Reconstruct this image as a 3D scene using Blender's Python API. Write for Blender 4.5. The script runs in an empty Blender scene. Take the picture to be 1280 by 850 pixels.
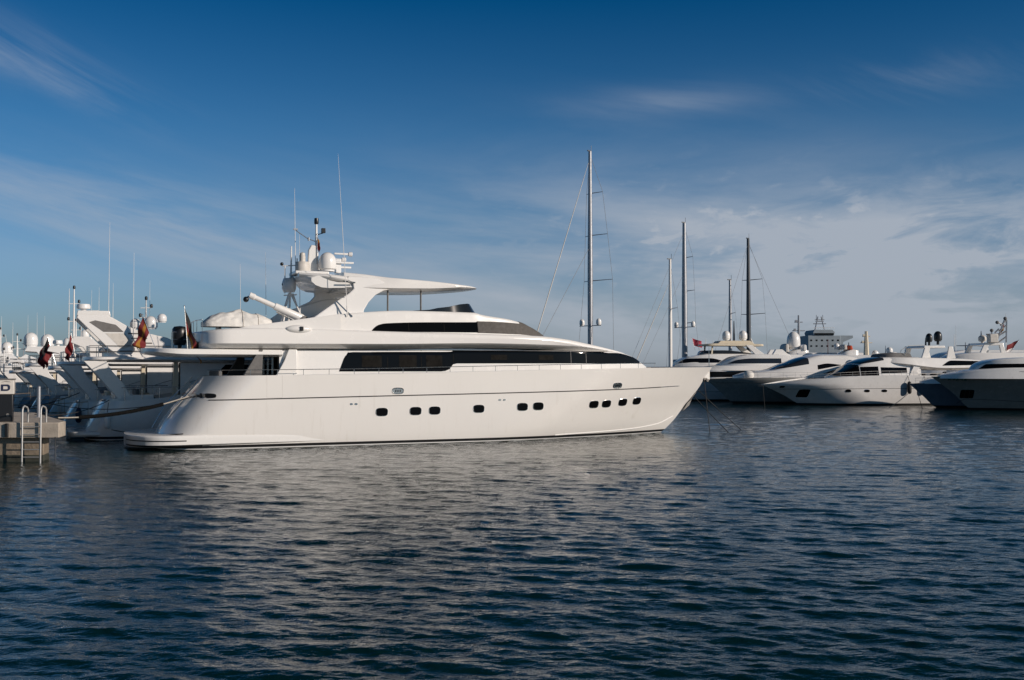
import bpy, bmesh, math, random
import numpy as np
from mathutils import Vector, noise

random.seed(7)
rng = np.random.default_rng(11)
R = math.radians
S = bpy.context.scene
COL = S.collection

# ------------------------------------------------------------------ camera
cam_d = bpy.data.cameras.new('camera')
cam = bpy.data.objects.new('camera', cam_d)
COL.objects.link(cam)
cam.location = (0, 0, 3.7)
cam.rotation_euler = (R(90 + 1.586), 0, 0)
cam_d.sensor_width = 36.0
cam_d.lens = 36.0 * 1300 / 1280
cam_d.clip_start = 0.1
cam_d.clip_end = 30000
S.camera = cam

# ------------------------------------------------------------------ light, sky, exposure
SUN_AZ = (0.90, -0.44)                 # horizontal direction towards the sun
SUN_EL = R(19)
SUN_STRENGTH = 3.75
SKY_STRENGTH = 0.085
EXPOSURE = 0.0

S.view_settings.view_transform = 'Standard'
S.view_settings.look = 'None'
S.view_settings.gamma = 1
S.view_settings.use_curve_mapping = False
S.view_settings.exposure = EXPOSURE

to_sun = Vector((SUN_AZ[0] * math.cos(SUN_EL), SUN_AZ[1] * math.cos(SUN_EL), math.sin(SUN_EL)))
sun_d = bpy.data.lights.new('sun', 'SUN')
sun_d.energy = SUN_STRENGTH
sun_d.angle = R(0.5)
sun_d.color = (1.0, 0.87, 0.76)
sun = bpy.data.objects.new('sun', sun_d)
COL.objects.link(sun)
sun.rotation_euler = to_sun.to_track_quat('Z', 'Y').to_euler()

world = bpy.data.worlds.new('World')
S.world = world
world.use_nodes = True
WN = world.node_tree
WN.nodes.clear()


class NT:
    """tiny helper for writing node maths"""
    def __init__(s, tree):
        s.t = tree

    def new(s, kind, **kw):
        n = s.t.nodes.new(kind)
        for k, v in kw.items():
            setattr(n, k, v)
        return n

    def put(s, sock, v):
        if v is None:
            return
        if hasattr(v, 'is_output') or isinstance(v, bpy.types.NodeSocket):
            s.t.links.new(v, sock)
        else:
            sock.default_value = v

    def m(s, op, a, b=None, c=None):
        n = s.new('ShaderNodeMath', operation=op)
        s.put(n.inputs[0], a)
        s.put(n.inputs[1], b)
        s.put(n.inputs[2], c)
        return n.outputs[0]

    def xyz(s, x, y, z):
        n = s.new('ShaderNodeCombineXYZ')
        s.put(n.inputs[0], x); s.put(n.inputs[1], y); s.put(n.inputs[2], z)
        return n.outputs[0]

    def noise(s, vec, scale, detail=6, rough=0.55, dist=0.0):
        n = s.new('ShaderNodeTexNoise')
        s.put(n.inputs['Vector'], vec)
        n.inputs['Scale'].default_value = scale
        n.inputs['Detail'].default_value = detail
        n.inputs['Roughness'].default_value = rough
        n.inputs['Distortion'].default_value = dist
        return n.outputs['Fac']

    def ramp(s, fac, stops):
        n = s.new('ShaderNodeValToRGB')
        e = n.color_ramp.elements
        while len(e) < len(stops):
            e.new(0.5)
        for i, (p, c) in enumerate(stops):
            e[i].position = p
            e[i].color = c if len(c) == 4 else (*c, 1)
        s.put(n.inputs[0], fac)
        return n.outputs[0]

    def mix(s, fac, a, b, blend='MIX'):
        n = s.new('ShaderNodeMix', data_type='RGBA', blend_type=blend)
        s.put(n.inputs[0], fac)
        s.put(n.inputs[6], a)
        s.put(n.inputs[7], b)
        return n.outputs[2]

    def smooth(s, v, lo, hi):
        n = s.new('ShaderNodeMapRange', interpolation_type='SMOOTHSTEP')
        s.put(n.inputs[0], v)
        n.inputs[1].default_value = lo
        n.inputs[2].default_value = hi
        n.inputs[3].default_value = 0
        n.inputs[4].default_value = 1
        return n.outputs[0]


def build_sky():
    g = NT(WN)
    out = g.new('ShaderNodeOutputWorld')
    bg = g.new('ShaderNodeBackground')
    bg.inputs['Strength'].default_value = SKY_STRENGTH
    WN.links.new(bg.outputs[0], out.inputs[0])
    sky = g.new('ShaderNodeTexSky', sky_type='NISHITA')
    sky.sun_disc = False
    sky.sun_elevation = SUN_EL
    sky.sun_rotation = math.atan2(SUN_AZ[0], SUN_AZ[1])
    sky.altitude = 0
    sky.air_density = 1.0
    sky.dust_density = 0.6
    sky.ozone_density = 3.0
    co = g.new('ShaderNodeTexCoord').outputs['Generated']
    sep = g.new('ShaderNodeSeparateXYZ')
    WN.links.new(co, sep.inputs[0])
    x, y, z = sep.outputs
    az = g.m('MULTIPLY', g.m('ARCTAN2', x, y), 180 / math.pi)          # degrees, right positive
    el = g.m('MULTIPLY', g.m('ARCSINE', g.m('MINIMUM', g.m('MAXIMUM', z, -1.0), 1.0)), 180 / math.pi)
    # clear deep blue overhead, paler air near the horizon
    tint = g.ramp(g.m('DIVIDE', el, 90.0), [(0.0, (0.47, 0.59, 0.89)), (0.058, (0.55, 0.71, 0.95)), (0.094, (0.45, 0.70, 0.92)), (0.142, (0.24, 0.595, 0.85)),
                                            (0.222, (0.006, 0.375, 0.65)), (0.32, (0.008, 0.215, 0.285)), (0.5, (0.018, 0.155, 0.185)), (1.0, (0.20, 0.36, 0.50))])
    base = g.mix(1.0, sky.outputs[0], tint, 'MULTIPLY')

    def gauss(a0, e0, sa, se, rot=0.0):
        c, s_ = math.cos(R(rot)), math.sin(R(rot))
        da, de = g.m('SUBTRACT', az, a0), g.m('SUBTRACT', el, e0)
        p = g.m('ADD', g.m('MULTIPLY', da, c / sa), g.m('MULTIPLY', de, s_ / sa))
        q = g.m('ADD', g.m('MULTIPLY', da, -s_ / se), g.m('MULTIPLY', de, c / se))
        d = g.m('ADD', g.m('MULTIPLY', p, p), g.m('MULTIPLY', q, q))
        return g.m('EXPONENT', g.m('MULTIPLY', d, -1.0))

    def streak(rot, sx, sy, scale, detail, rough, off):
        c, s_ = math.cos(R(rot)), math.sin(R(rot))
        p = g.m('ADD', g.m('MULTIPLY', az, c * sx), g.m('MULTIPLY', el, s_ * sx))
        q = g.m('ADD', g.m('MULTIPLY', az, -s_ * sy), g.m('MULTIPLY', el, c * sy))
        return g.noise(g.xyz(p, q, off), scale, detail, rough, 0.4)

    # sweeping cirrus on the left, thin veil in the middle, broken wisps low on the right
    n1 = streak(-13, 0.055, 0.42, 1.0, 9, 0.60, 3.1)
    n2 = streak(-6, 0.035, 0.20, 1.0, 6, 0.60, 8.7)
    n3 = streak(3, 0.17, 0.55, 1.0, 10, 0.62, 1.3)
    n5 = streak(2, 0.42, 0.95, 1.0, 8, 0.55, 6.1)
    n4 = streak(-22, 0.07, 0.36, 1.0, 7, 0.6, 5.5)
    def add(*v):
        r = v[0]
        for w in v[1:]:
            r = g.m('ADD', r, w)
        return r
    left = g.m('MULTIPLY', g.smooth(n1, 0.30, 0.68), g.m('MULTIPLY', gauss(-17.0, 7.0, 15, 2.3, -10), 0.66))
    left2 = g.m('MULTIPLY', g.smooth(n4, 0.42, 0.75), g.m('MULTIPLY', gauss(-25.0, 15.2, 6.0, 1.3, -18), 0.42))
    veil = g.m('MULTIPLY', g.smooth(n2, 0.25, 0.72), g.m('MULTIPLY', gauss(6, 6.4, 15, 4.6, 0), 0.78))
    wisp = g.m('MULTIPLY', g.smooth(n2, 0.34, 0.66), g.m('MULTIPLY', gauss(8.0, 14.2, 4.6, 0.8, 1), 0.36))
    wisp2 = g.m('MULTIPLY', g.smooth(n4, 0.45, 0.8), g.m('MULTIPLY', gauss(21, 14.6, 9.0, 1.1, 3), 0.16))
    right = g.m('MULTIPLY', g.smooth(n3, 0.36, 0.66), g.m('MULTIPLY', gauss(20, 5.4, 12, 3.3, 3), 0.95))
    puffs = g.m('MULTIPLY', g.smooth(n5, 0.54, 0.70), g.m('MULTIPLY', gauss(15, 6.6, 12, 2.8, -2), 0.62))
    low = g.m('MULTIPLY', g.smooth(n2, 0.15, 0.7), g.m('MULTIPLY', gauss(17, 2.4, 18, 4.2, 0), 0.74))
    far_ = g.m('MULTIPLY', g.smooth(n2, 0.45, 0.75), g.m('MULTIPLY', g.smooth(g.m('ABSOLUTE', az), 40, 80), g.m('MULTIPLY', g.smooth(el, 40, 8), 0.35)))
    mask = g.m('MINIMUM', add(left, left2, veil, wisp, wisp2, right, puffs, low, far_), 0.9)
    cloud = g.ramp(g.m('DIVIDE', el, 20.0), [(0.0, (4.45, 4.95, 5.65)), (1.0, (5.0, 5.5, 6.4))])
    colr = g.mix(mask, base, cloud)
    WN.links.new(colr, bg.inputs['Color'])


build_sky()

# ------------------------------------------------------------------ materials
MATS = {}


def material(name, color, rough=0.5, metal=0.0, coat=0.0, bump=0.0, bump_scale=4.0, vary=0.0, vary_scale=1.5, spec=0.5, trans=0.0, vary_col=None, streaks=0.0):
    m = bpy.data.materials.new(name)
    m.use_nodes = True
    t = m.node_tree
    g = NT(t)
    p = t.nodes['Principled BSDF']
    p.inputs['Base Color'].default_value = (*color, 1)
    p.inputs['Roughness'].default_value = rough
    p.inputs['Metallic'].default_value = metal
    p.inputs['Coat Weight'].default_value = coat
    p.inputs['Coat Roughness'].default_value = 0.06
    p.inputs['Specular IOR Level'].default_value = spec
    p.inputs['Transmission Weight'].default_value = trans
    co = g.new('ShaderNodeTexCoord').outputs['Object']
    if vary > 0:
        n = g.noise(co, vary_scale, 7, 0.62)
        dark = vary_col or tuple(c * (1 - vary) for c in color)
        light = tuple(min(0.95, c * (1 + vary * 0.35)) for c in color)
        c = g.ramp(n, [(0.30, dark), (0.52, color), (0.75, light)])
        t.links.new(c, p.inputs['Base Color'])
        r = g.ramp(g.noise(co, vary_scale * 2.3, 5, 0.6), [(0.3, (max(0.02, rough * 0.75),) * 3), (0.7, (min(1, rough * 1.35),) * 3)])
        t.links.new(r, p.inputs['Roughness'])
    if streaks > 0:
        mp = g.new('ShaderNodeMapping')
        mp.inputs['Scale'].default_value = (1.6, 1.6, 0.16)
        t.links.new(co, mp.inputs[0])
        k = g.m('MULTIPLY', g.smooth(g.noise(mp.outputs[0], 2.6, 6, 0.65), 0.52, 0.78), g.smooth(g.noise(co, 0.35, 2, 0.5), 0.35, 0.7))
        src = p.inputs['Base Color'].links[0].from_socket
        t.links.new(g.mix(g.m('MULTIPLY', k, streaks), src, (0.46, 0.41, 0.33, 1)), p.inputs['Base Color'])
    if bump > 0:
        b = g.new('ShaderNodeBump')
        b.inputs['Strength'].default_value = 1.0
        b.inputs['Distance'].default_value = bump
        t.links.new(g.noise(co, bump_scale, 4, 0.5), b.inputs['Height'])
        t.links.new(b.outputs[0], p.inputs['Normal'])
    MATS[name] = m
    return m


M_WHITE = material('white_gelcoat', (0.80, 0.785, 0.755), 0.24, coat=0.35, bump=0.004, bump_scale=0.7, vary=0.018, vary_scale=0.5)
M_HULL = material('white_hull_paint', (0.80, 0.775, 0.735), 0.16, coat=0.8, bump=0.012, bump_scale=0.45, vary=0.02, vary_scale=0.4, streaks=0.30)
M_WHITE2 = material('old_white_gelcoat', (0.76, 0.755, 0.74), 0.26, coat=0.3, bump=0.005, bump_scale=1.0, vary=0.04, vary_scale=0.7, streaks=0.35)
M_SILVER = material('silver_hull_paint', (0.66, 0.655, 0.64), 0.30, coat=0.5, bump=0.006, bump_scale=0.8, vary=0.06)
M_GREY = material('grey_hull_paint', (0.27, 0.265, 0.245), 0.25, coat=0.6, bump=0.006, bump_scale=0.8, vary=0.08)
M_NAVY = material('navy_hull_paint', (0.20, 0.235, 0.285), 0.20, coat=0.7, bump=0.006, bump_scale=0.8, vary=0.15)
M_SLATE = material('slate_hull_paint', (0.20, 0.20, 0.19), 0.22, coat=0.6, bump=0.006, bump_scale=0.8, vary=0.15)
M_GLASS = material('tinted_glass', (0.004, 0.004, 0.0045), 0.05, spec=0.13, bump=0.003, bump_scale=1.6)
M_SKYGLASS = material('blue_tinted_glass', (0.02, 0.024, 0.030), 0.07, spec=0.6, bump=0.003, bump_scale=1.6)
M_SMOKE = material('smoked_acrylic', (0.012, 0.015, 0.018), 0.12, spec=0.25)
M_BLIND = material('window_blind', (0.012, 0.0115, 0.0105), 0.85, vary=0.5, vary_scale=3, spec=0.08)
M_BLACK = material('black_paint', (0.010, 0.010, 0.011), 0.35)
M_RUBBER = material('black_rubber', (0.016, 0.016, 0.017), 0.6)
M_STEEL = material('polished_steel', (0.60, 0.59, 0.57), 0.22, metal=1.0, vary=0.1, vary_scale=8)
M_ALU = material('grey_mast_aluminium', (0.34, 0.35, 0.37), 0.42, metal=0.55, vary=0.12, vary_scale=2)
M_DARKMAST = material('dark_carbon_mast', (0.045, 0.05, 0.058), 0.35, vary=0.2, vary_scale=2)
M_WHITEMAST = material('white_mast_paint', (0.78, 0.76, 0.73), 0.35)
M_TEAK = material('teak_deck', (0.30, 0.21, 0.13), 0.65, vary=0.35, vary_scale=6, bump=0.003, bump_scale=30)
M_DECK = material('pale_deck', (0.62, 0.60, 0.56), 0.6, vary=0.12, vary_scale=5)
M_COVER = material('white_canvas_cover', (0.72, 0.70, 0.66), 0.85, vary=0.16, vary_scale=3, bump=0.03, bump_scale=3.5)
M_GREYCOVER = material('grey_mesh_cover', (0.095, 0.087, 0.079), 0.9, vary=0.2, vary_scale=2.5, bump=0.02, bump_scale=3)
M_ROPE = material('dark_rope', (0.028, 0.026, 0.024), 0.9, vary=0.3, vary_scale=20, bump=0.004, bump_scale=60)
M_PALEROPE = material('pale_rope', (0.42, 0.38, 0.32), 0.9, vary=0.2, vary_scale=20)
M_WIRE = material('rigging_wire', (0.36, 0.37, 0.38), 0.5, metal=0.3)
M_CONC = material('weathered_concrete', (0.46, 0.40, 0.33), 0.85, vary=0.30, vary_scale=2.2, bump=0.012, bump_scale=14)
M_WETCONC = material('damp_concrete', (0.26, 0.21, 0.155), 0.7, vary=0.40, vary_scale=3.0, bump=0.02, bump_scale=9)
M_REDFLAG = material('red_flag_cloth', (0.15, 0.012, 0.014), 0.8, vary=0.2, vary_scale=8)
M_GOLDFLAG = material('gold_flag_cloth', (0.30, 0.14, 0.015), 0.8, vary=0.2, vary_scale=8)
M_BLACKFLAG = material('black_flag_cloth', (0.012, 0.011, 0.012), 0.8, vary=0.2, vary_scale=8)
M_WHITEFLAG = material('white_flag_cloth', (0.7, 0.68, 0.66), 0.8)
M_PINKFLAG = material('faded_red_flag_cloth', (0.42, 0.05, 0.08), 0.8, vary=0.2, vary_scale=8)
M_BLUE = material('dark_blue_paint', (0.012, 0.02, 0.055), 0.4)
M_PANEL = material('pale_grey_panel', (0.60, 0.57, 0.52), 0.5, vary=0.15, vary_scale=4)
M_ORANGE = material('orange_plastic', (0.55, 0.075, 0.025), 0.5, vary=0.2, vary_scale=5)
M_SHIP = material('blue_grey_ship_paint', (0.26, 0.31, 0.35), 0.6, vary=0.15, vary_scale=0.4)
M_CREAM = material('cream_paint', (0.66, 0.58, 0.44), 0.5, vary=0.12, vary_scale=2)
M_CUSHION = material('grey_cushion', (0.16, 0.155, 0.15), 0.9, vary=0.2, vary_scale=4)
M_RAIL = material('dull_rail_steel', (0.45, 0.45, 0.44), 0.5, metal=0.5)
M_SLEEVE = material('black_hose', (0.006, 0.006, 0.006), 0.85, spec=0.1)
M_ANCHOR = material('galvanised_steel', (0.16, 0.15, 0.14), 0.5, metal=0.6, vary=0.3, vary_scale=10)
M_BOOT = material('black_boot_top', (0.012, 0.012, 0.013), 0.35, vary=0.2, vary_scale=3)
M_WEED = material('waterline_fouling', (0.05, 0.052, 0.040), 0.7, vary=0.4, vary_scale=5)


# ------------------------------------------------------------------ mesh helpers
class MB:
    def __init__(s):
        s.v, s.f, s.mi = [], [], []

    def grid(s, P, close_u=False, close_v=False, mi=0):
        """P[i][j] -> points"""
        nu, nv = len(P), len(P[0])
        b = len(s.v)
        for row in P:
            s.v.extend([tuple(map(float, p)) for p in row])
        for i in range(nu if close_u else nu - 1):
            for j in range(nv if close_v else nv - 1):
                i2, j2 = (i + 1) % nu, (j + 1) % nv
                s.f.append((b + i * nv + j, b + i2 * nv + j, b + i2 * nv + j2, b + i * nv + j2))
                s.mi.append(mi(i, j) if callable(mi) else mi)
        return s

    def box(s, c, d, mi=0, rz=0.0):
        b = len(s.v)
        ca, sa = math.cos(rz), math.sin(rz)
        for k in (-1, 1):
            for j in (-1, 1):
                for i in (-1, 1):
                    x, y = i * d[0] / 2, j * d[1] / 2
                    s.v.append((c[0] + x * ca - y * sa, c[1] + x * sa + y * ca, c[2] + k * d[2] / 2))
        for q in ((0, 2, 3, 1), (4, 5, 7, 6), (0, 1, 5, 4), (1, 3, 7, 5), (3, 2, 6, 7), (2, 0, 4, 6)):
            s.f.append(tuple(b + t for t in q)); s.mi.append(mi)
        return s

    def tube(s, pts, r, n=8, mi=0, cap=True):
        pts = [Vector(p) for p in pts]
        rs = r if isinstance(r, (list, tuple)) else [r] * len(pts)
        up = None
        rings = []
        for i, p in enumerate(pts):
            d = (pts[min(i + 1, len(pts) - 1)] - pts[max(i - 1, 0)]).normalized()
            if up is None:
                up = d.orthogonal().normalized()
            up = (up - d * up.dot(d)).normalized()
            w = d.cross(up)
            rings.append([p + (up * math.cos(2 * math.pi * k / n) + w * math.sin(2 * math.pi * k / n)) * rs[i] for k in range(n)])
        b = len(s.v)
        s.grid(rings, close_v=True, mi=mi)
        if cap:
            s.f.append(tuple(b + k for k in range(n))); s.mi.append(mi)
            e = b + (len(pts) - 1) * n
            s.f.append(tuple(e + k for k in reversed(range(n)))); s.mi.append(mi)
        return s

    def lathe(s, c, prof, n=24, mi=0, axis='z'):
        rings = []
        for (r, h) in prof:
            ring = []
            for k in range(n):
                a = 2 * math.pi * k / n
                p = (r * math.cos(a), r * math.sin(a), h)
                if axis == 'x':
                    p = (h, p[0], p[1])
                elif axis == 'y':
                    p = (p[0], h, p[1])
                ring.append((c[0] + p[0], c[1] + p[1], c[2] + p[2]))
            rings.append(ring)
        return s.grid(rings, close_v=True, mi=mi)

    def dome(s, c, r, h, mi=0, n=24, neck=0.8):
        """radome: short neck, cylinder and a round cap, standing on c"""
        prof = [(0, 0), (r * neck, 0), (r * neck, h * 0.08), (r * 0.97, h * 0.14), (r, h * 0.3), (r, h * 0.5)]
        for k in range(1, 9):
            a = k / 8 * math.pi / 2
            prof.append((r * math.cos(a), h * 0.5 + h * 0.5 * math.sin(a)))
        return s.lathe(c, prof, n, mi)

    def ball(s, c, r, sz=1.0, n=16, mi=0):
        prof = [(r * math.cos(a), r * sz * math.sin(a)) for a in np.linspace(-math.pi / 2, math.pi / 2, 10)]
        return s.lathe(c, prof, n, mi)

    def prism(s, poly, y0, y1, mi=0, dy_top=None):
        """polygon in x,z extruded along y; dy_top(z) shifts y (lean)"""
        b = len(s.v)
        n = len(poly)
        for y in (y0, y1):
            for (x, z) in poly:
                s.v.append((x, y + (dy_top(z) if dy_top else 0), z))
        s.f.append(tuple(b + i for i in range(n))); s.mi.append(mi)
        s.f.append(tuple(b + n + i for i in reversed(range(n)))); s.mi.append(mi)
        for i in range(n):
            j = (i + 1) % n
            s.f.append((b + i, b + n + i, b + n + j, b + j)); s.mi.append(mi)
        return s

    def plan(s, poly, z0, z1, mi=0):
        """polygon in x,y extruded along z"""
        b = len(s.v)
        n = len(poly)
        for z in (z0, z1):
            for (x, y) in poly:
                s.v.append((x, y, z))
        s.f.append(tuple(b + i for i in reversed(range(n)))); s.mi.append(mi)
        s.f.append(tuple(b + n + i for i in range(n))); s.mi.append(mi)
        for i in range(n):
            j = (i + 1) % n
            s.f.append((b + i, b + j, b + n + j, b + n + i)); s.mi.append(mi)
        return s

    def build(s, name, mats, parent=None, bevel=0.0, sharp=38, weld=True, smooth=True):
        me = bpy.data.meshes.new(name)
        me.from_pydata(s.v, [], s.f)
        mats = mats if isinstance(mats, (list, tuple)) else [mats]
        for m in mats:
            me.materials.append(m)
        me.polygons.foreach_set('material_index', s.mi)
        if weld:
            bm = bmesh.new()
            bm.from_mesh(me)
            bmesh.ops.remove_doubles(bm, verts=bm.verts, dist=0.0004)
            bmesh.ops.dissolve_degenerate(bm, dist=0.0002, edges=bm.edges)
            bmesh.ops.recalc_face_normals(bm, faces=bm.faces)
            bm.to_mesh(me)
            bm.free()
        me.update()
        if smooth:
            me.shade_smooth()
            me.set_sharp_from_angle(angle=R(sharp))
        o = bpy.data.objects.new(name, me)
        COL.objects.link(o)
        if parent:
            o.parent = parent
        if bevel:
            bv = o.modifiers.new('bevel', 'BEVEL')
            bv.width = bevel
            bv.segments = 3
            bv.limit_method = 'ANGLE'
            bv.angle_limit = R(40)
            bv.harden_normals = False
        return o


def thing(name, label, cat, loc=(0, 0, 0), rz=0.0, group=None):
    o = bpy.data.objects.new(name, None)
    o.empty_display_size = 0.3
    COL.objects.link(o)
    o.location = loc
    o.rotation_euler = (0, 0, rz)
    return tag(o, label, cat, group)


def tag(o, label, cat, group=None):
    o['label'] = label
    o['category'] = cat
    if group:
        o['group'] = group
    return o


def curve(pts):
    """monotone cubic through (x, value) pairs, or a constant"""
    if isinstance(pts, (int, float)):
        return lambda x: float(pts)
    xs = np.array([p[0] for p in pts], float)
    ys = np.array([p[1] for p in pts], float)
    if len(xs) == 2:
        return lambda x: float(np.interp(x, xs, ys))
    h = np.diff(xs); d = np.diff(ys) / h
    m = np.zeros(len(xs))
    m[0], m[-1] = d[0], d[-1]
    for i in range(1, len(xs) - 1):
        if d[i - 1] * d[i] > 0:
            w1, w2 = 2 * h[i] + h[i - 1], h[i] + 2 * h[i - 1]
            m[i] = (w1 + w2) / (w1 / d[i - 1] + w2 / d[i])
    def f(x):
        if x <= xs[0]: return float(ys[0])
        if x >= xs[-1]: return float(ys[-1])
        i = int(np.searchsorted(xs, x) - 1)
        t = (x - xs[i]) / h[i]
        return float(ys[i] * (2 * t**3 - 3 * t**2 + 1) + m[i] * h[i] * (t**3 - 2 * t**2 + t) + ys[i + 1] * (-2 * t**3 + 3 * t**2) + m[i + 1] * h[i] * (t**3 - t**2))
    return f


def push(P, off, ref):
    """offset a grid of points along its own normals, away from the ref line (x, 0, z)"""
    P = np.array(P, float)
    du = np.gradient(P, axis=0)
    dv = np.gradient(P, axis=1)
    n = np.cross(du, dv)
    l = np.linalg.norm(n, axis=2, keepdims=True)
    l[l < 1e-9] = 1
    n = n / l
    c = P - np.array(ref)
    sgn = np.sign((n * c).sum(axis=2).mean()) or 1
    return P + n * sgn * off


class Tier:
    """one deckhouse level or deck slab, lofted along x, the same on both sides"""
    def __init__(s, x0, x1, zb, zt, wb, wt=None, r=0.12, ch=(0.0, 0.0), nose=(0, 2.2), tail=(0, 2.4), camber=0.04):
        s.x0, s.x1 = x0, x1
        s.zb, s.zt, s.wb = curve(zb), curve(zt), curve(wb)
        s.wt = curve(wt) if wt is not None else s.wb
        s.r, s.ch, s.nose, s.tail, s.camber = r, ch, nose, tail, camber

    def k(s, x):
        k = 1.0
        ln, p = s.nose
        if ln and x > s.x1 - ln:
            q = min(1, (x - (s.x1 - ln)) / ln)
            k *= max(0, 1 - q ** p) ** (1 / p)
        lt, p = s.tail
        if lt and x < s.x0 + lt:
            q = min(1, (s.x0 + lt - x) / lt)
            k *= max(0, 1 - q ** p) ** (1 / p)
        return k

    def section(s, x):
        zb, zt, wb, wt, k = s.zb(x), s.zt(x), s.wb(x), s.wt(x), s.k(x)
        h = max(zt - zb, 0.02)
        r = min(s.r, 0.45 * h)
        chy, chz = s.ch[0], min(s.ch[1], 0.45 * h)
        pts = [(0, zb), (wb - chy, zb)]
        if chy or chz:
            pts.append((wb, zb + chz))
        z0, z1 = zb + chz, zt - r
        for i in range(1, 4):
            t = i / 4
            pts.append((wb + (wt - wb) * t, z0 + (z1 - z0) * t))
        for i in range(0, 6):
            a = i / 5 * math.pi / 2
            pts.append((wt - r * (1 - math.cos(a)), z1 + r * math.sin(a)))
        wi = wt - r
        for t in (0.6, 0.3, 0.0):
            pts.append((wi * t, zt + s.camber * (1 - t * t)))
        return [(y * k, z) for (y, z) in pts]

    def xs(s, a, b, n):
        t = np.linspace(0, 1, n)
        return a + (b - a) * t

    def stations(s, n):
        mid = np.linspace(s.x0, s.x1, n)
        e = []
        for ln, sgn, xe in ((s.nose[0], -1, s.x1), (s.tail[0], 1, s.x0)):
            if ln:
                e += [xe + sgn * ln * (1 - math.cos(q)) for q in np.linspace(0, math.pi / 2, 16)]
        return sorted(set([round(float(v), 4) for v in list(mid) + e]))

    def mesh(s, n=48, mb=None):
        mb = mb or MB()
        P = []
        for x in s.stations(n):
            sec = s.section(x)
            P.append([(x, -y, z) for (y, z) in sec] + [(x, y, z) for (y, z) in reversed(sec[:-1])][:-1])
        mb.grid(P, close_v=True)
        nv = len(P[0])
        b = len(mb.v) - len(P) * nv
        if not s.tail[0]:
            mb.f.append(tuple(b + j for j in range(nv))); mb.mi.append(0)
        if not s.nose[0]:
            e = b + (len(P) - 1) * nv
            mb.f.append(tuple(e + j for j in reversed(range(nv)))); mb.mi.append(0)
        return mb

    def side_y(s, x, z):
        sec = s.section(x)[1:]
        for (y0, z0), (y1, z1) in zip(sec, sec[1:]):
            if z0 <= z <= z1 and z1 > z0:
                t = (z - z0) / (z1 - z0)
                return y0 + (y1 - y0) * t
        return sec[0][0] if z < sec[0][1] else 0.0

    def panel(s, xa, xb, zlo, zhi, off=0.015, n=40, m=7, sides=(-1, 1), mb=None, mi=0):
        """strip lying on the side wall between two height curves"""
        mb = mb or MB()
        zlo, zhi = curve(zlo), curve(zhi)
        xs = np.linspace(xa, xb, n)
        if s.nose[0] and xb > s.x1 - s.nose[0] * 0.3:
            xs = xa + (xb - xa) * np.sin(np.linspace(0, math.pi / 2, n))
        for sd in sides:
            P = []
            for x in xs:
                top = min(zhi(x), s.section(x)[-1][1] - 0.005)
                lo = zlo(x)
                if top < lo + 0.004:
                    top = lo + 0.004
                P.append([(x, sd * s.side_y(x, lo + (top - lo) * j / (m - 1)), lo + (top - lo) * j / (m - 1)) for j in range(m)])
            Q = push(P, off, ((xa + xb) / 2 - 4 * (s.nose[0] > 0), 0, zlo((xa + xb) / 2)))
            skirt(mb, P, Q, mi)
        return mb

    def wrap(s, xa, xb, zlo, off=0.015, n=30, m=28, mb=None, mi=0):
        """sheet over the whole section above zlo (windscreens, covers)"""
        mb = mb or MB()
        zlo = curve(zlo)
        P = []
        for x in np.linspace(xa, xb, n):
            sec = [p for p in s.section(x)[1:]]
            lo = zlo(x)
            line = [(s.side_y(x, lo), lo)] + [p for p in sec if p[1] > lo + 0.001]
            if len(line) < 3:
                line = [(sec[0][0], lo), (sec[0][0] * 0.5, lo + 0.002), (0, lo + 0.004)]
            full = [(-y, z) for (y, z) in line] + [(y, z) for (y, z) in reversed(line[:-1])]
            A = np.array(full)
            d = np.concatenate([[0], np.cumsum(np.linalg.norm(np.diff(A, axis=0), axis=1))])
            t = np.linspace(0, d[-1], m)
            P.append([(x, float(np.interp(u, d, A[:, 0])), float(np.interp(u, d, A[:, 1]))) for u in t])
        Q = push(P, off, (xa - 3, 0, zlo(xa) - 3))
        skirt(mb, P, Q, mi)
        return mb


def skirt(mb, P, Q, mi=0):
    Q = [list(map(tuple, r)) for r in Q]
    mb.grid(Q, mi=mi)
    mb.grid([Q[0], P[0]], mi=mi); mb.grid([Q[-1], P[-1]], mi=mi)
    mb.grid([[r[0] for r in Q], [r[0] for r in P]], mi=mi)
    mb.grid([[r[-1] for r in Q], [r[-1] for r in P]], mi=mi)


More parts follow.
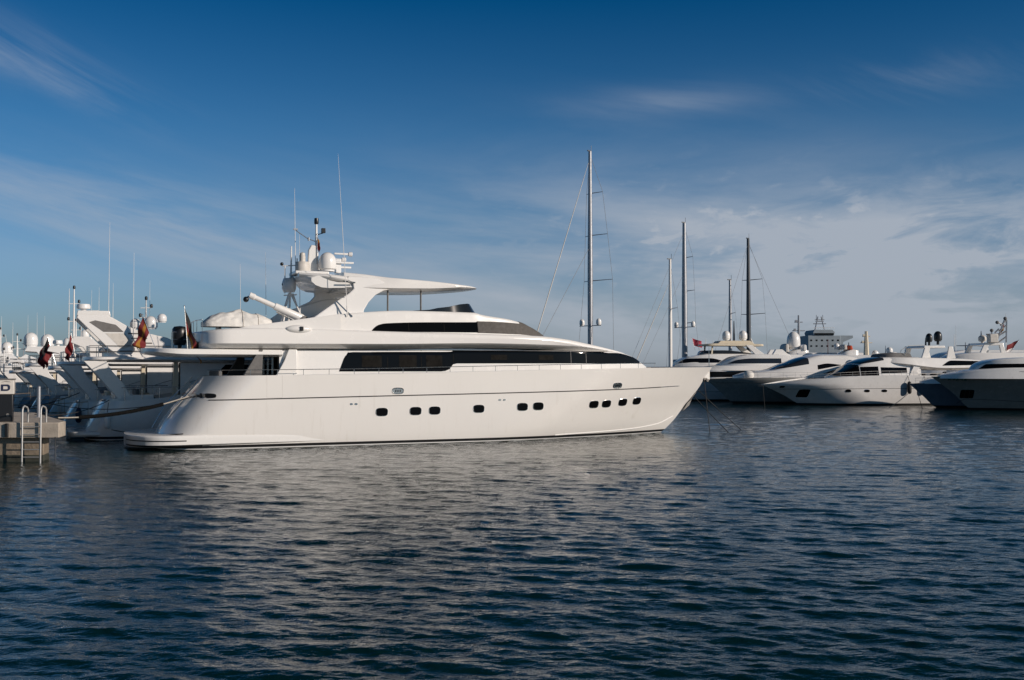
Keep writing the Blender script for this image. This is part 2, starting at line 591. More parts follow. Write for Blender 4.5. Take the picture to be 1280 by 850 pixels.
class Hull:
    """boat hull; x from the stern forward, z = 0 at the waterline"""
    def __init__(s, sheer, stem, stern, beam, entry, full=(1.8, 2.5), lr=1.8, ns=2.6, draft=0.7, wall=0.10, bulwark=0.6):
        s.sheer, s.stem, s.stern = curve(sheer), curve(stem), curve(stern)
        s.beam, s.entry = curve(beam), curve(entry)
        s.full, s.lr, s.ns, s.draft, s.wall, s.bul = full, lr, ns, draft, wall, curve(bulwark)
        s.L = stem[-1][1]
        s.zmax = sheer[-1][1]

    def half(s, x, z):
        xs, xb = s.stern(z), s.stem(z)
        if x >= xb or x <= xs:
            return 0.0
        t = max(0, min(1, z / s.zmax))
        p = s.full[0] + (s.full[1] - s.full[0]) * t
        e = 1 - (1 - min((xb - x) / s.entry(z), 1)) ** p
        q = min((x - xs) / s.lr, 1)
        c = max(0, 1 - (1 - q) ** s.ns) ** (1 / s.ns)
        return s.beam(z) * e * c

    def mesh(s, nx=90, bands=None):
        zs_fixed = [-s.draft, -0.25, -0.05, 0.02, 0.07, 0.20]
        fr = np.linspace(0, 1, 17)[1:]
        u = np.linspace(0, 1, nx)
        a = 0.035
        ul = np.concatenate([a * (1 - np.cos(np.linspace(0, math.pi / 2, 14))), np.linspace(a, 1 - 0.06, nx)[1:], 1 - 0.06 * (1 - np.sin(np.linspace(0, math.pi / 2, 10)))[1:]])
        rows = []
        def col(z_of):
            row = []
            for q in ul:
                x = s.L * q
                for _ in range(6):
                    z = z_of(x)
                    xs, xb = s.stern(z), s.stem(z)
                    x = xs + (xb - xs) * q
                z = z_of(x)
                row.append((x, s.half(x, z), z))
            return row
        for z in zs_fixed:
            rows.append(col(lambda x, z=z: z))
        for f in fr:
            rows.append(col(lambda x, f=f: 0.20 + (s.sheer(x) - 0.20) * f))
        s.rows = rows
        mb = MB()
        def mi(i, j):
            return {0: 3, 1: 3, 2: 3, 3: 2, 4: 1}.get(i, 0)
        for sd in (-1, 1):
            mb.grid([[(x, sd * y, z) for (x, y, z) in r] for r in rows], mi=mi)
        # cap rail and the inner face of the bulwark
        top = rows[-1]
        inner, low = [], []
        for (x, y, z) in top:
            x2 = s.stern(z) + s.wall + (s.stem(z) - s.stern(z) - 2.4 * s.wall) * ((x - s.stern(z)) / (s.stem(z) - s.stern(z)))
            y2 = max(0, y - s.wall)
            inner.append((x2, y2, z + 0.0))
            zl = z - s.bul(x2)
            low.append((x2, min(y2, max(0.0, s.half(x2, zl) - 0.6 * s.wall)), zl))
        s.deck_line = low
        for sd in (-1, 1):
            f = lambda row: [(x, sd * y, z) for (x, y, z) in row]
            mb.grid([f(top), f(inner), f(low)], mi=0)
        return mb

    def deck(s):
        mb = MB()
        mb.grid([[(x, -y + 0.002, z) for (x, y, z) in s.deck_line], [(x, 0, z + 0.02) for (x, y, z) in s.deck_line], [(x, y - 0.002, z) for (x, y, z) in s.deck_line]])
        return mb

    def pt(s, x, z, side=-1, off=0.0):
        return (x, side * (s.half(x, z) + off), z)

    def patch(s, cx, cz, rx, rz, n=4.0, off=0.012, side=-1, mb=None, mi=0, rings=3, k=28):
        mb = mb or MB()
        P = []
        for i in range(rings + 1):
            q = i / rings
            row = []
            for j in range(k):
                a = 2 * math.pi * j / k
                c, sn = math.cos(a), math.sin(a)
                x = cx + q * rx * math.copysign(abs(c) ** (2 / n), c)
                z = cz + q * rz * math.copysign(abs(sn) ** (2 / n), sn)
                row.append(s.pt(x, z, side, off))
            P.append(row)
        P.append([(x, y - side * (off + 0.01), z) for (x, y, z) in P[-1]])
        mb.grid(P, close_v=True, mi=mi)
        return mb

    def rim(s, cx, cz, rx, rz, rad, n=4.0, side=-1, mb=None, mi=0, k=32):
        mb = mb or MB()
        pts = []
        for j in range(k + 1):
            a = 2 * math.pi * j / k
            c, sn = math.cos(a), math.sin(a)
            x = cx + rx * math.copysign(abs(c) ** (2 / n), c)
            z = cz + rz * math.copysign(abs(sn) ** (2 / n), sn)
            pts.append(s.pt(x, z, side, 0.006))
        mb.tube(pts, rad, 6, mi)
        return mb

    def line(s, xa, xb, zf, off=0.0, side=-1, n=60):
        zf = curve(zf)
        return [s.pt(x, zf(x), side, off) for x in np.linspace(xa, xb, n)]


def rail(H, xa, xb, height, step, parent, inset=0.05, r=0.018, sides=(-1, 1), name='railing', mat=None, mid=False):
    mb = MB()
    for sd in sides:
        top = []
        n = max(2, int((xb - xa) / 0.4))
        for x in np.linspace(xa, xb, n):
            z = H.sheer(x)
            y = max(0.0, H.half(x, z - 0.01) - inset)
            top.append((x, sd * y, z + height))
        mb.tube(top, r, 6)
        if mid:
            mb.tube([(x, y, z - height * 0.5) for (x, y, z) in top], r * 0.6, 5)
        m = max(2, int((xb - xa) / step) + 1)
        for x in np.linspace(xa + 0.05, xb - 0.05, m):
            z = H.sheer(x)
            y = max(0.0, H.half(x, z - 0.01) - inset)
            mb.tube([(x, sd * y, z - 0.02), (x, sd * y, z + height)], r * 0.8, 6)
    return mb.build(name, mat or M_STEEL, parent)


def whip(parent, base, top, r=0.018, name='whip_antenna', mat=None):
    b, t = Vector(base), Vector(top)
    mb = MB()
    r = r * 0.68
    mb.tube([b, b + (t - b) * 0.06, b + (t - b) * 0.07, b + (t - b) * 0.5, t], [r * 1.8, r * 1.8, r, r * 0.8, r * 0.35], 6)
    return mb.build(name, mat or M_WHITEMAST, parent)


def arch(parent, poly, y, thick, top_box, mat, name='arch_leg', lean=0.0, z0=0.0, bevel=0.04):
    near = None
    for sd in (1, -1):
        near = MB().prism(poly, sd * y - thick / 2, sd * y + thick / 2, dy_top=lambda z, sd=sd: -sd * lean * max(0, z - z0)).build(name, mat, parent, bevel=bevel, weld=False)
    if top_box:
        xa, xb, za, zb = top_box
        yt = y - lean * (za - z0) + thick / 2 - 0.003
        MB().prism([(xa, za), (xb, za + 0.0), (xb - 0.05, zb), (xa + 0.05, zb)], -yt, yt).build('arch_beam', mat, parent, bevel=bevel, weld=False)
    return near


def flag(name, label, base, staff, cloths, size, group, rz=0.0, droop=0.85, lean=(0.0, 0.0), fold=5.0, seed=1, staff_mat=None):
    """staff and cloth; cloths = list of (material, share of the hoist) from the top band"""
    root = thing(name, label, 'flag', base, rz, group)
    mb = MB()
    tip = Vector((lean[0], lean[1], staff))
    mb.tube([(0, 0, 0), tip * 0.5, tip], [0.02, 0.018, 0.014], 8)
    mb.ball(tip + Vector((0, 0, 0.02)), 0.035)
    mb.build('staff', staff_mat or M_STEEL, root)
    W, Hh = size
    nu, nv = 26, 22
    r = random.Random(seed)
    ph = [r.uniform(0, 6.28) for _ in range(4)]
    P = []
    for i in range(nv):
        v = i / (nv - 1)
        row = []
        hp = tip * (1 - (0.04 + v * Hh * 0.95) / staff)
        for j in range(nu):
            u = j / (nu - 1)
            dx = -u * W * (1 - droop * 0.80) * (1 - 0.2 * v)
            dz = -u * W * droop * (0.62 + 0.25 * (1 - v))
            yy = 0.10 * W * u ** 0.7 * math.sin(u * fold * 2 + ph[0] + v * 1.3) + 0.06 * W * u * math.sin(v * 5 + ph[1] + u * 4)
            xx = 0.05 * W * u * math.sin(v * 7 + ph[2] + u * 9)
            row.append((hp.x + dx + xx, hp.y + yy, hp.z + dz))
        P.append(row)
    edges = []
    acc = 0
    for k, (_, sh) in enumerate(cloths):
        acc += sh
        edges.append(acc)
    def mi(i, j):
        q = (i + 0.5) / (nv - 1)
        for k, e in enumerate(edges):
            if q <= e + 1e-6:
                return k
        return len(edges) - 1
    m2 = MB().grid(P, mi=mi)
    o = m2.build('cloth', [c[0] for c in cloths], root, sharp=80)
    so = o.modifiers.new('thickness', 'SOLIDIFY')
    so.thickness = 0.006
    return root


def sag(a, b, drop, n=24):
    a, b = Vector(a), Vector(b)
    return [a + (b - a) * t + Vector((0, 0, -drop * 4 * t * (1 - t))) for t in np.linspace(0, 1, n)]


# ------------------------------------------------------------------ water
def build_water():
    A = np.radians(np.concatenate([np.linspace(-180, -44, 60, endpoint=False), np.linspace(-44, 44, 1000), np.linspace(44, 180, 60)[1:-1]]))
    rr = [0.35, 2.0, 5.0]
    r = 7.0
    while r < 330:
        rr.append(r)
        r *= 1.0036 + 0.0044 * min(1.0, max(0.0, (r - 40) / 120))
    while r < 14000:
        rr.append(r)
        r *= 1.10
    rr = np.array(rr)
    Rg, Ag = np.meshgrid(rr, A, indexing='ij')
    X, Y = Rg * np.sin(Ag), Rg * np.cos(Ag)
    Z = np.zeros_like(X)
    wind = R(-109)
    gust = 0.5 * (np.sin(X * 0.11 + Y * 0.045 + 1.0) + np.sin(X * -0.05 + Y * 0.083 + 2.2)) * 0.5 + 0.5 * np.sin(X * 0.023 - Y * 0.031)
    gust = 1.0 + 0.36 * gust
    N = 110
    for i in range(N):
        lam = 0.15 * (1.7 / 0.15) ** ((i + rng.random()) / N)
        th = wind + rng.normal(0, 0.34)
        if i % 7 == 0:
            th = wind + rng.normal(0, 1.1)
        k = 2 * math.pi / lam
        slope = 0.0182 * (1.0 if lam < 0.9 else (0.9 / lam) ** 0.8)
        a = slope / k
        ph = rng.random() * 6.28
        fade = np.clip((lam / (Rg * (0.0036 + 0.0044 * np.clip((Rg - 40) / 120, 0, 1)) * 2.2) - 0.5) / 0.8, 0, 1)
        arg = k * (X * math.cos(th) + Y * math.sin(th)) + ph + 0.9 * np.sin(X * 0.21 * math.cos(th + 1.5) + Y * 0.21 * math.sin(th + 1.5) + i)
        s_ = np.sin(arg)
        Z += a * gust * fade * (s_ + 0.22 * np.cos(2 * arg))
    front = np.abs(Ag) < R(44.5)
    Z = np.where(front | (Rg < 6), Z, 0)
    Z = np.where(Rg < 6, Z * 0.3, Z)
    nr, na = X.shape
    V = np.stack([X, Y, Z], -1).reshape(-1, 3)
    ii, jj = np.meshgrid(np.arange(nr - 1), np.arange(na), indexing='ij')
    j2 = (jj + 1) % na
    F = np.stack([ii * na + jj, ii * na + j2, (ii + 1) * na + j2, (ii + 1) * na + jj], -1).reshape(-1, 4)
    me = bpy.data.meshes.new('water')
    me.vertices.add(len(V))
    me.vertices.foreach_set('co', V.ravel())
    me.loops.add(F.size)
    me.loops.foreach_set('vertex_index', F.ravel().astype(np.int32))
    me.polygons.add(len(F))
    me.polygons.foreach_set('loop_start', np.arange(0, F.size, 4, dtype=np.int32))
    me.update(calc_edges=True)
    me.validate()
    me.shade_smooth()
    m = bpy.data.materials.new('harbour_water')
    m.use_nodes = True
    t = m.node_tree
    g = NT(t)
    p = t.nodes['Principled BSDF']
    p.inputs['Base Color'].default_value = (0.0015, 0.0165, 0.0175, 1)
    p.inputs['Roughness'].default_value = 0.05
    p.inputs['IOR'].default_value = 1.333
    co = g.new('ShaderNodeTexCoord').outputs['Object']
    mp = g.new('ShaderNodeMapping')
    mp.inputs['Rotation'].default_value = (0, 0, R(-15))
    mp.inputs['Scale'].default_value = (0.55, 1.0, 1.0)
    t.links.new(co, mp.inputs[0])
    h = g.m('ADD', g.m('MULTIPLY', g.noise(mp.outputs[0], 6.0, 4, 0.6), 0.026), g.m('MULTIPLY', g.noise(mp.outputs[0], 1.4, 3, 0.5), 0.045))
    b = g.new('ShaderNodeBump')
    b.inputs['Strength'].default_value = 1.0
    b.inputs['Distance'].default_value = 1.0
    t.links.new(h, b.inputs['Height'])
    t.links.new(b.outputs[0], p.inputs['Normal'])
    me.materials.append(m)
    o = bpy.data.objects.new('water', me)
    COL.objects.link(o)
    o['kind'] = 'structure'
    o['label'] = 'dark rippled harbour water'


build_water()

# ------------------------------------------------------------------ the near yacht
TH = R(23)
OX, OY = -16.31, 49.97
UX, UY = math.cos(TH), math.sin(TH)


def berth(x, y, z=0.0):
    """world point from the near yacht's own metres (x forward, y to port)"""
    return (OX + x * UX - y * UY, OY + x * UY + y * UX, z)


def main_yacht():
    root = thing('motor_yacht', 'large white motor yacht moored side on, with long black windows and a curved hardtop', 'yacht', (OX, OY, 0), TH, 'motor yachts moored in the marina')
    H = Hull(sheer=[(-1, 3.34), (1.5, 3.37), (8, 3.44), (14.5, 3.57), (24, 3.74), (30.7, 3.80)],
             stem=[(-0.8, 24.5), (0.0, 27.06), (0.5, 27.75), (1.63, 28.81), (2.33, 29.5), (3.8, 30.66)],
             stern=[(-0.8, -0.6), (0.0, -0.95), (0.7, -0.75), (3.4, 1.35)],
             beam=[(-0.8, 2.3), (0.0, 3.20), (0.6, 3.32), (2.0, 3.40), (3.8, 3.44)],
             entry=[(-0.8, 14), (0.0, 13.0), (2.0, 12.0), (3.8, 11.0)], full=(1.75, 2.35), lr=2.5, ns=2.35, wall=0.12, bulwark=0.75)
    hull = H.mesh(130).build('hull', [M_HULL, M_BOOT, M_WHITE2, M_WEED], root, sharp=50)
    H.deck().build('deck', M_TEAK, root)
    # dark rub line
    z_r = [(0.6, 2.25), (8, 2.36), (16, 2.47), (24, 2.62), (27.2, 2.72)]
    for sd in (-1, 1):
        MB().tube(H.line(1.35, 25.9, z_r, 0.004, sd, 90), 0.026, 6).build('rub_rail', M_RUBBER, hull)
        MB().tube(H.line(25.9, 27.6, z_r, 0.004, sd, 12), [0.026] * 11 + [0.008], 6).build('rub_rail_end', M_STEEL, hull)
    # spray rail low on the bow
    for sd in (-1, 1):
        MB().tube(H.line(19, 27.8, [(19, 0.22), (24, 0.34), (26.5, 0.55), (27.8, 0.95)], -0.01, sd, 50), 0.04, 6).build('spray_rail', M_WHITE, hull)
    # portholes on the side one sees
    for (x, z) in ((9.42, 1.60), (11.13, 1.62), (12.12, 1.63), (14.46, 1.68), (16.86, 1.74), (17.76, 1.76), (21.2, 1.80), (22.05, 1.82), (23.2, 1.88), (24.25, 1.93)):
        po = H.patch(x, z, 0.285, 0.185, 3.2, 0.010, mb=MB()).build('porthole', M_GLASS, hull)
        H.rim(x, z, 0.295, 0.195, 0.016, 3.2).build('porthole_rim', M_STEEL, po)
    for (x, z) in ((7.91, 2.01), (8.14, 2.01), (15.6, 2.12), (15.85, 2.12)):
        H.patch(x, z, 0.075, 0.05, 2.4, 0.012).build('vent', M_STEEL, hull)
    for (x, z) in ((10.22, 2.62), (22.6, 2.80)):
        fl = H.patch(x, z, 0.27, 0.13, 3, 0.008).build('fairlead', M_STEEL, hull)
        mb = MB()
        for dx in (-0.11, 0.0, 0.11):
            H.patch(x + dx, z, 0.028, 0.06, 3, 0.016, mb=mb)
        mb.build('fairlead_opening', M_BLACK, fl)
        H.rim(x, z, 0.28, 0.14, 0.025, 3).build('fairlead_rim', M_STEEL, fl)
    fl = H.patch(1.05, 2.46, 0.62, 0.11, 4, 0.012).build('stern_fairlead', M_BLACK, hull)
    mb = MB()
    for dx in (-0.2, 0.12):
        H.patch(1.05 + dx, 2.46, 0.05, 0.10, 4, 0.03, mb=mb)
    mb.build('roller', M_STEEL, fl)
    # boarding door outline
    mb = MB()
    for a, b in (((3.9, 2.36), (3.9, 3.38)), ((4.62, 2.36), (4.62, 3.38)), ((3.9, 2.36), (4.62, 2.36))):
        mb.tube([H.pt(a[0] + (b[0] - a[0]) * t, a[1] + (b[1] - a[1]) * t, -1, -0.001) for t in np.linspace(0, 1, 8)], 0.006, 5)
    mb.build('boarding_door_seam', M_PANEL, hull)
    # anchor pocket and anchor on the stem
    mb = MB()
    for sd in (-1, 1):
        mb.prism([(28.52, 1.22), (28.85, 1.70), (29.15, 1.92), (28.98, 1.55)], sd * 0.10 - 0.03, sd * 0.10 + 0.03)
    mb.tube([(28.75, 0, 1.5), (29.5, 0, 2.32)], 0.05, 8)
    mb.build('anchor', M_ANCHOR, root, bevel=0.01)
    mb = MB()
    mb.box((30.1, 0, 3.1), (0.25, 0.3, 0.12)).lathe((30.22, 0, 3.02), [(0.02, -0.2), (0.10, -0.2), (0.06, 0), (0.10, 0.2), (0.02, 0.2)], 14, axis='y')
    mb.build('bow_roller', M_ANCHOR, root, bevel=0.02)
    # swim platform that runs into the hull's lower side
    pl = Tier(-2.15, 8.2, [(-2.15, 0.14), (0, 0.17), (8.2, 0.21)], [(-2.15, 0.66), (1.0, 0.70), (3.5, 0.68), (8.2, 0.60)], [(-2.15, 3.25), (1, 3.36), (4, 3.345), (6.0, 3.30), (8.2, 3.22)], r=0.10, ch=(0.14, 0.10), tail=(2.3, 2.5), camber=0)
    p = pl.mesh(40).build('swim_platform', M_WHITE, root)
    pl.panel(-2.1, 0.35, 0.42, 0.47, 0.008, 60, 3, sides=(-1,)).build('platform_stripe', M_RUBBER, p)
    mb = pl.panel(-2.1, 1.05, 0.17, 0.25, 0.008, 60, 3, sides=(-1,))
    mb.build('platform_fender_strip', M_RUBBER, p)
    # transom door seam and handrail, aft steps
    for y in (-1.5, 1.5):
        MB().tube([(H.stern(z) + 0.0, y, z) for z in np.linspace(0.9, 3.0, 6)], 0.012, 5).build('transom_door_seam', M_PANEL, hull)
    for y in (-2.15, 2.15):
        MB().tube([(H.stern(0.9) - 0.1, y, 0.78), (H.stern(1.8) - 0.12, y, 1.9), (H.stern(3.2) - 0.05, y, 3.3)], 0.02, 6).build('transom_handrail', M_STEEL, root)
    rail(H, 1.9, 25.2, 0.26, 1.17, root, inset=0.09, r=0.016)
    # cap rail of the foredeck bulwark
    mb = MB()
    for sd in (-1, 1):
        mb.tube([(x, sd * max(0.02, H.half(x, H.sheer(x) - 0.01) - 0.07), H.sheer(x) + 0.012) for x in np.linspace(24.8, 30.5, 24)], 0.03, 6)
    mb.build('cap_rail', M_STEEL, hull)
    MB().tube([(30.45, 0, 3.8), (30.45, 0, 4.35), (30.45, 0, 5.0)], [0.025, 0.02, 0.012], 8).build('jackstaff', M_STEEL, root)
    # ------- main deckhouse
    T1 = Tier(4.6, 26.0, 2.6, [(4.6, 4.62), (20, 4.66), (23.0, 4.62), (24.2, 4.40), (25.2, 3.98), (26.0, 3.72)], [(4.6, 2.78), (18, 2.78), (26, 2.6)], [(4.6, 2.66), (18, 2.66), (26, 2.4)], r=0.08, nose=(7.0, 2.15), camber=0.02)
    house = T1.mesh(70).build('deckhouse', M_WHITE, root)
    glass = T1.panel(7.47, 24.9, [(7.47, 3.57), (12.75, 3.57), (13.05, 3.64), (13.25, 3.78), (13.38, 3.97), (24.9, 3.99)],
                     [(7.47, 3.59), (7.98, 4.635), (24.9, 4.635)], 0.014, 120, 9, sides=(-1,))
    glass.build('saloon_window', M_GLASS, house)
    T1.panel(7.47, 24.9, [(7.47, 3.57), (24.9, 3.99)], [(7.47, 3.59), (7.98, 4.635), (24.9, 4.635)], 0.014, 80, 7, sides=(1,)).build('saloon_window', M_GLASS, house)
    for (xa, xb, za, zb) in ((8.6, 9.6, 3.78, 4.35), (10.5, 11.4, 3.78, 4.38), (11.9, 12.75, 3.8, 4.38), (15.4, 16.3, 4.16, 4.42), (18.1, 18.95, 4.16, 4.42)):
        T1.panel(xa, xb, za, zb, 0.020, 6, 3, sides=(-1,)).build('window_blind', M_BLIND, house)
    for x in (9.9, 11.65, 13.35, 20.0, 20.95):
        T1.panel(x - 0.018, x + 0.018, 3.7 if x < 13 else 4.0, 4.63, 0.024, 3, 3, sides=(-1,)).build('window_seam', M_CUSHION if x > 19 else M_BLIND, house)
    # aft wings, side door and the aft doors
    for sd in (-1,):
        mb = MB()
        mb.prism([(3.75, 2.7), (5.4, 2.7), (5.4, 4.62), (5.0, 4.62), (4.80, 4.1), (4.55, 3.62), (4.45, 3.44)], sd * 2.84 - 0.06, sd * 2.84 + 0.06)
        mb.build('side_wing', M_WHITE, house, bevel=0.03, weld=False)
    for y in (-2.9, 2.6):
        MB().prism([(2.90, 2.7), (3.74, 2.7), (3.80, 4.6), (3.62, 4.6), (2.94, 3.44)], y, y + 0.3).build('aft_pillar', M_CUSHION, house, bevel=0.03, weld=False)
    MB().box((4.55, 0, 3.6), (0.06, 5.2, 1.9)).build('aft_glass_door', M_GLASS, house)
    for y in (-1.3, 0, 1.3):
        MB().box((4.50, y, 3.6), (0.05, 0.08, 1.88)).build('door_frame', M_STEEL, house)
    # cockpit furniture
    mb = MB()
    mb.box((2.4, 0, 3.0), (0.8, 3.6, 0.5)).box((2.0, 0, 3.35), (0.18, 3.6, 0.5))
    mb.build('cockpit_sofa', M_CUSHION, root, bevel=0.06)
    # ------- cockpit roof (lower slab reaching aft)
    T0 = Tier(-1.45, 4.7, [(-1.45, 4.42), (0.5, 4.27), (4.7, 4.27)], [(-1.45, 4.66), (0.5, 4.62), (4.7, 4.60)], 2.95, 2.9, r=0.10, ch=(0.25, 0.10), tail=(1.9, 2.6), camber=0.02)
    T0.mesh(30).build('cockpit_roof', M_WHITE, root)
    # ------- upper deck slab with its long curved brow
    T2 = Tier(0.75, 24.6, [(0.75, 4.64), (4, 4.66), (10, 4.70), (15, 4.78), (19, 4.72), (22.6, 4.56), (24.6, 4.40)],
              [(0.75, 5.40), (2.7, 5.60), (4.6, 5.64), (9, 5.56), (15, 5.48), (18.2, 5.42), (19.8, 5.28), (21.5, 5.02), (23.2, 4.74), (24.6, 4.52)],
              [(0.75, 3.25), (15, 3.25), (24.6, 3.0)], [(0.75, 3.12), (9, 3.02), (15, 2.98), (24.6, 2.5)], r=0.20, ch=(0.34, 0.22), nose=(8.0, 2.1), tail=(1.7, 2.6), camber=0.05)
    up = T2.mesh(80).build('upper_deck', M_WHITE, root)
    # low side coaming rising to the arch
    for sd in (-1, 1):
        mb = MB()
        P = []
        tops = curve([(2.3, 5.52), (3.2, 5.70), (4.6, 5.92), (6.3, 6.18), (7.5, 6.36)])
        for x in np.linspace(2.3, 7.5, 24):
            w = 3.04 - 0.02 * (x - 1.2)
            zt = tops(x)
            P.append([(x, sd * w, 5.3), (x, sd * (w - 0.10), zt - 0.06), (x, sd * (w - 0.15), zt), (x, sd * (w - 0.28), zt), (x, sd * (w - 0.32), zt - 0.06), (x, sd * (w - 0.36), 5.3)])
        mb.grid(P, close_v=True)
        mb.f.append(tuple(k for k in range(6))); mb.mi.append(0)
        mb.build('upper_coaming', M_WHITE, up)
    # navigation light housing
    for sd in (-1, 1):
        mb = MB()
        prof = [(math.sin(a) * 0.20, -math.cos(a) * 0.62) for a in np.linspace(0, math.pi, 14)]
        mb.lathe((5.45, sd * 3.0, 5.58), prof, 16, axis='x')
        o = mb.build('light_housing', M_WHITE, up)
        MB().box((5.55, sd * 3.19, 5.60), (0.16, 0.12, 0.20)).build('navigation_light', M_BLACK, o, bevel=0.02)
    # ------- wheelhouse and flybridge coaming
    T3 = Tier(5.6, 19.5, 5.2, [(5.6, 5.95), (6.4, 6.16), (8.2, 6.44), (11.2, 6.62), (14.7, 6.60), (15.0, 6.52), (16.8, 6.28), (17.5, 6.12), (18.5, 5.75), (19.5, 5.36)],
              [(5.6, 2.95), (9, 2.85), (15, 2.62), (19.5, 2.5)], [(5.6, 2.60), (9, 2.50), (15, 2.30), (19.5, 2.1)], r=0.14, nose=(4.5, 2.3), tail=(0.5, 2.2), camber=0.03)
    wh = T3.mesh(70).build('wheelhouse', M_WHITE, root)
    T3.panel(9.05, 14.75, [(9.05, 5.52), (14.75, 5.56)], [(9.05, 5.535), (9.2, 5.70), (9.45, 5.86), (9.85, 5.945), (14.75, 6.10)], 0.014, 60, 7, sides=(-1,)).build('wheelhouse_window', M_GLASS, wh)
    for x in (11.0, 12.9):
        T3.panel(x - 0.015, x + 0.015, 5.56, 6.0, 0.018, 3, 3, sides=(-1,)).build('window_seam', M_BLIND, wh)
    T3.panel(14.76, 17.5, [(14.76, 5.54), (17.5, 5.50)], [(14.76, 6.14), (16.0, 6.13), (17.5, 6.06)], 0.03, 40, 9, sides=(-1,)).build('side_cover', M_GREYCOVER, wh)
    T3.wrap(17.3, 19.35, [(17.3, 5.50), (19.35, 5.40)], 0.03, 24, 36).build('windscreen_cover', M_GREYCOVER, wh)
    MB().tube([(14.76, -T3.side_y(14.76, z) - 0.03, z) for z in np.linspace(5.55, 6.14, 6)], 0.03, 6).build('cover_roll', M_GREYCOVER, wh)
    # flybridge windscreen, a low dark wedge following the coaming round the front
    path = [(11.4, -2.02), (12.4, -2.02), (13.4, -2.0), (14.2, -1.9), (14.8, -1.65), (15.15, -1.2), (15.3, -0.6), (15.35, 0.0)]
    path += [(x, -y) for (x, y) in reversed(path[:-1])]
    hts = curve([(11.4, 0.02), (12.4, 0.10), (13.4, 0.27), (14.6, 0.47), (15.4, 0.50)])
    P = []
    for (x, y) in path:
        h = hts(x)
        P.append([(x, y, 6.55), (x - 0.8 * h * max(0, (x - 13.2) / 2.2), y * (1 - 0.10 * h), 6.62 + h), (x - 0.8 * h * max(0, (x - 13.2) / 2.2) - 0.02, y * (1 - 0.10 * h) * 0.985, 6.62 + h), (x - 0.03, y * 0.98, 6.55)])
    MB().grid(P, close_v=True).build('flybridge_windscreen', M_SMOKE, wh, sharp=50)
    # ------- hardtop, curved legs, aft mast ring
    T4 = Tier(8.0, 15.4, [(8.0, 7.66), (9.5, 7.66), (12, 7.70), (14.5, 7.86), (15.4, 7.93)], [(8.0, 8.52), (9.0, 8.44), (10.2, 8.30), (12.4, 8.18), (14.5, 8.02), (15.4, 7.96)],
              [(8.0, 1.9), (10, 2.15), (15.4, 2.1)], [(8.0, 1.45), (9.5, 1.75), (11, 2.0), (15.4, 2.0)], r=0.10, ch=(0.18, 0.08), nose=(2.4, 2.6), camber=0.05)
    top = T4.mesh(50).build('hardtop', M_WHITE, root)
    leg_poly = [(6.05, 6.0), (6.45, 6.28), (7.0, 6.68), (7.6, 7.10), (8.1, 7.42), (8.35, 7.66), (8.32, 7.95), (8.0, 8.10), (8.1, 8.3), (9.6, 8.22), (10.5, 7.74),
                (9.9, 7.62), (9.45, 7.38), (9.1, 7.02), (8.85, 6.62), (8.75, 6.2), (8.7, 5.9)]
    far_poly = [(4.9, 6.0), (5.6, 6.50), (6.5, 6.98), (7.0, 7.22), (7.25, 7.50), (7.2, 7.80), (7.0, 7.95), (7.6, 8.3)] + leg_poly[9:]
    for sd in (-1, 1):
        MB().prism(leg_poly if sd < 0 else far_poly, sd * 2.12 - 0.13, sd * 2.12 + 0.13, dy_top=lambda z, sd=sd: -sd * 0.13 * max(0, z - 6.0)).build('hardtop_leg', M_WHITE, root, bevel=0.05, weld=False)
    # aft ring: two arms sweeping back and inboard to the mast platform
    for sd in (-1, 1):
        P = []
        for t in np.linspace(0, 1, 18):
            x = 8.7 - 2.9 * t
            yc = sd * (1.72 - 0.15 * t - 1.05 * max(0, t - 0.45) ** 1.3)
            zc = 8.02 + 0.34 * t ** 0.8
            hw = 0.20 + 0.14 * math.sin(t * math.pi)
            hh = 0.20 - 0.10 * t
            P.append([(x, yc + hw * math.cos(a), zc + hh * math.sin(a)) for a in np.linspace(0, 2 * math.pi, 14, endpoint=False)])
        mb = MB().grid(P, close_v=True)
        mb.f.append(tuple(range(14))); mb.mi.append(0)
        mb.f.append(tuple(len(mb.v) - 14 + k for k in range(14))); mb.mi.append(0)
        mb.build('arch_arm', M_WHITE, top)
    # curved vault joining both legs aft, open between itself and the mast platform
    prof = [(5.85, 8.36), (6.2, 8.46), (6.6, 8.40), (6.9, 8.22), (7.4, 8.12), (8.0, 8.10), (8.5, 8.16), (8.6, 8.02), (8.2, 7.84), (7.5, 7.84), (6.9, 7.84), (6.45, 7.88), (6.1, 8.00), (5.86, 8.18)]
    P = []
    for y in np.linspace(-1, 1, 25):
        q = abs(y) ** 2.4
        row = []
        for (x, z) in prof:
            fr = (8.6 - x) / 2.75
            row.append((x + 0.45 * q * fr, y * (1.88 - 0.12 * fr), z - q * (0.10 + 0.10 * fr)))
        P.append(row)
    mb = MB().grid(P, close_v=True)
    for e in (0, 24):
        mb.f.append(tuple(e * len(prof) + k for k in range(len(prof)))); mb.mi.append(0)
    mb.build('arch_vault', M_WHITE, top, sharp=50)
    mp = MB()
    mp.box((6.55, 0, 8.50), (1.7, 1.7, 0.16))
    plat = mp.build('mast_platform', M_WHITE, root, bevel=0.05)
    mb = MB()
    mb.prism([(6.45, 8.5), (7.05, 8.5), (7.02, 9.6), (6.9, 9.95), (6.65, 9.98), (6.5, 9.7)], -0.09, 0.09)
    mb.build('mast_fin', M_WHITE, plat, bevel=0.06)
    mast = MB().tube([(6.92, 0, 8.6), (6.92, 0, 10.4), (6.92, 0, 11.05)], [0.075, 0.065, 0.05], 10).build('signal_mast', M_WHITE, plat)
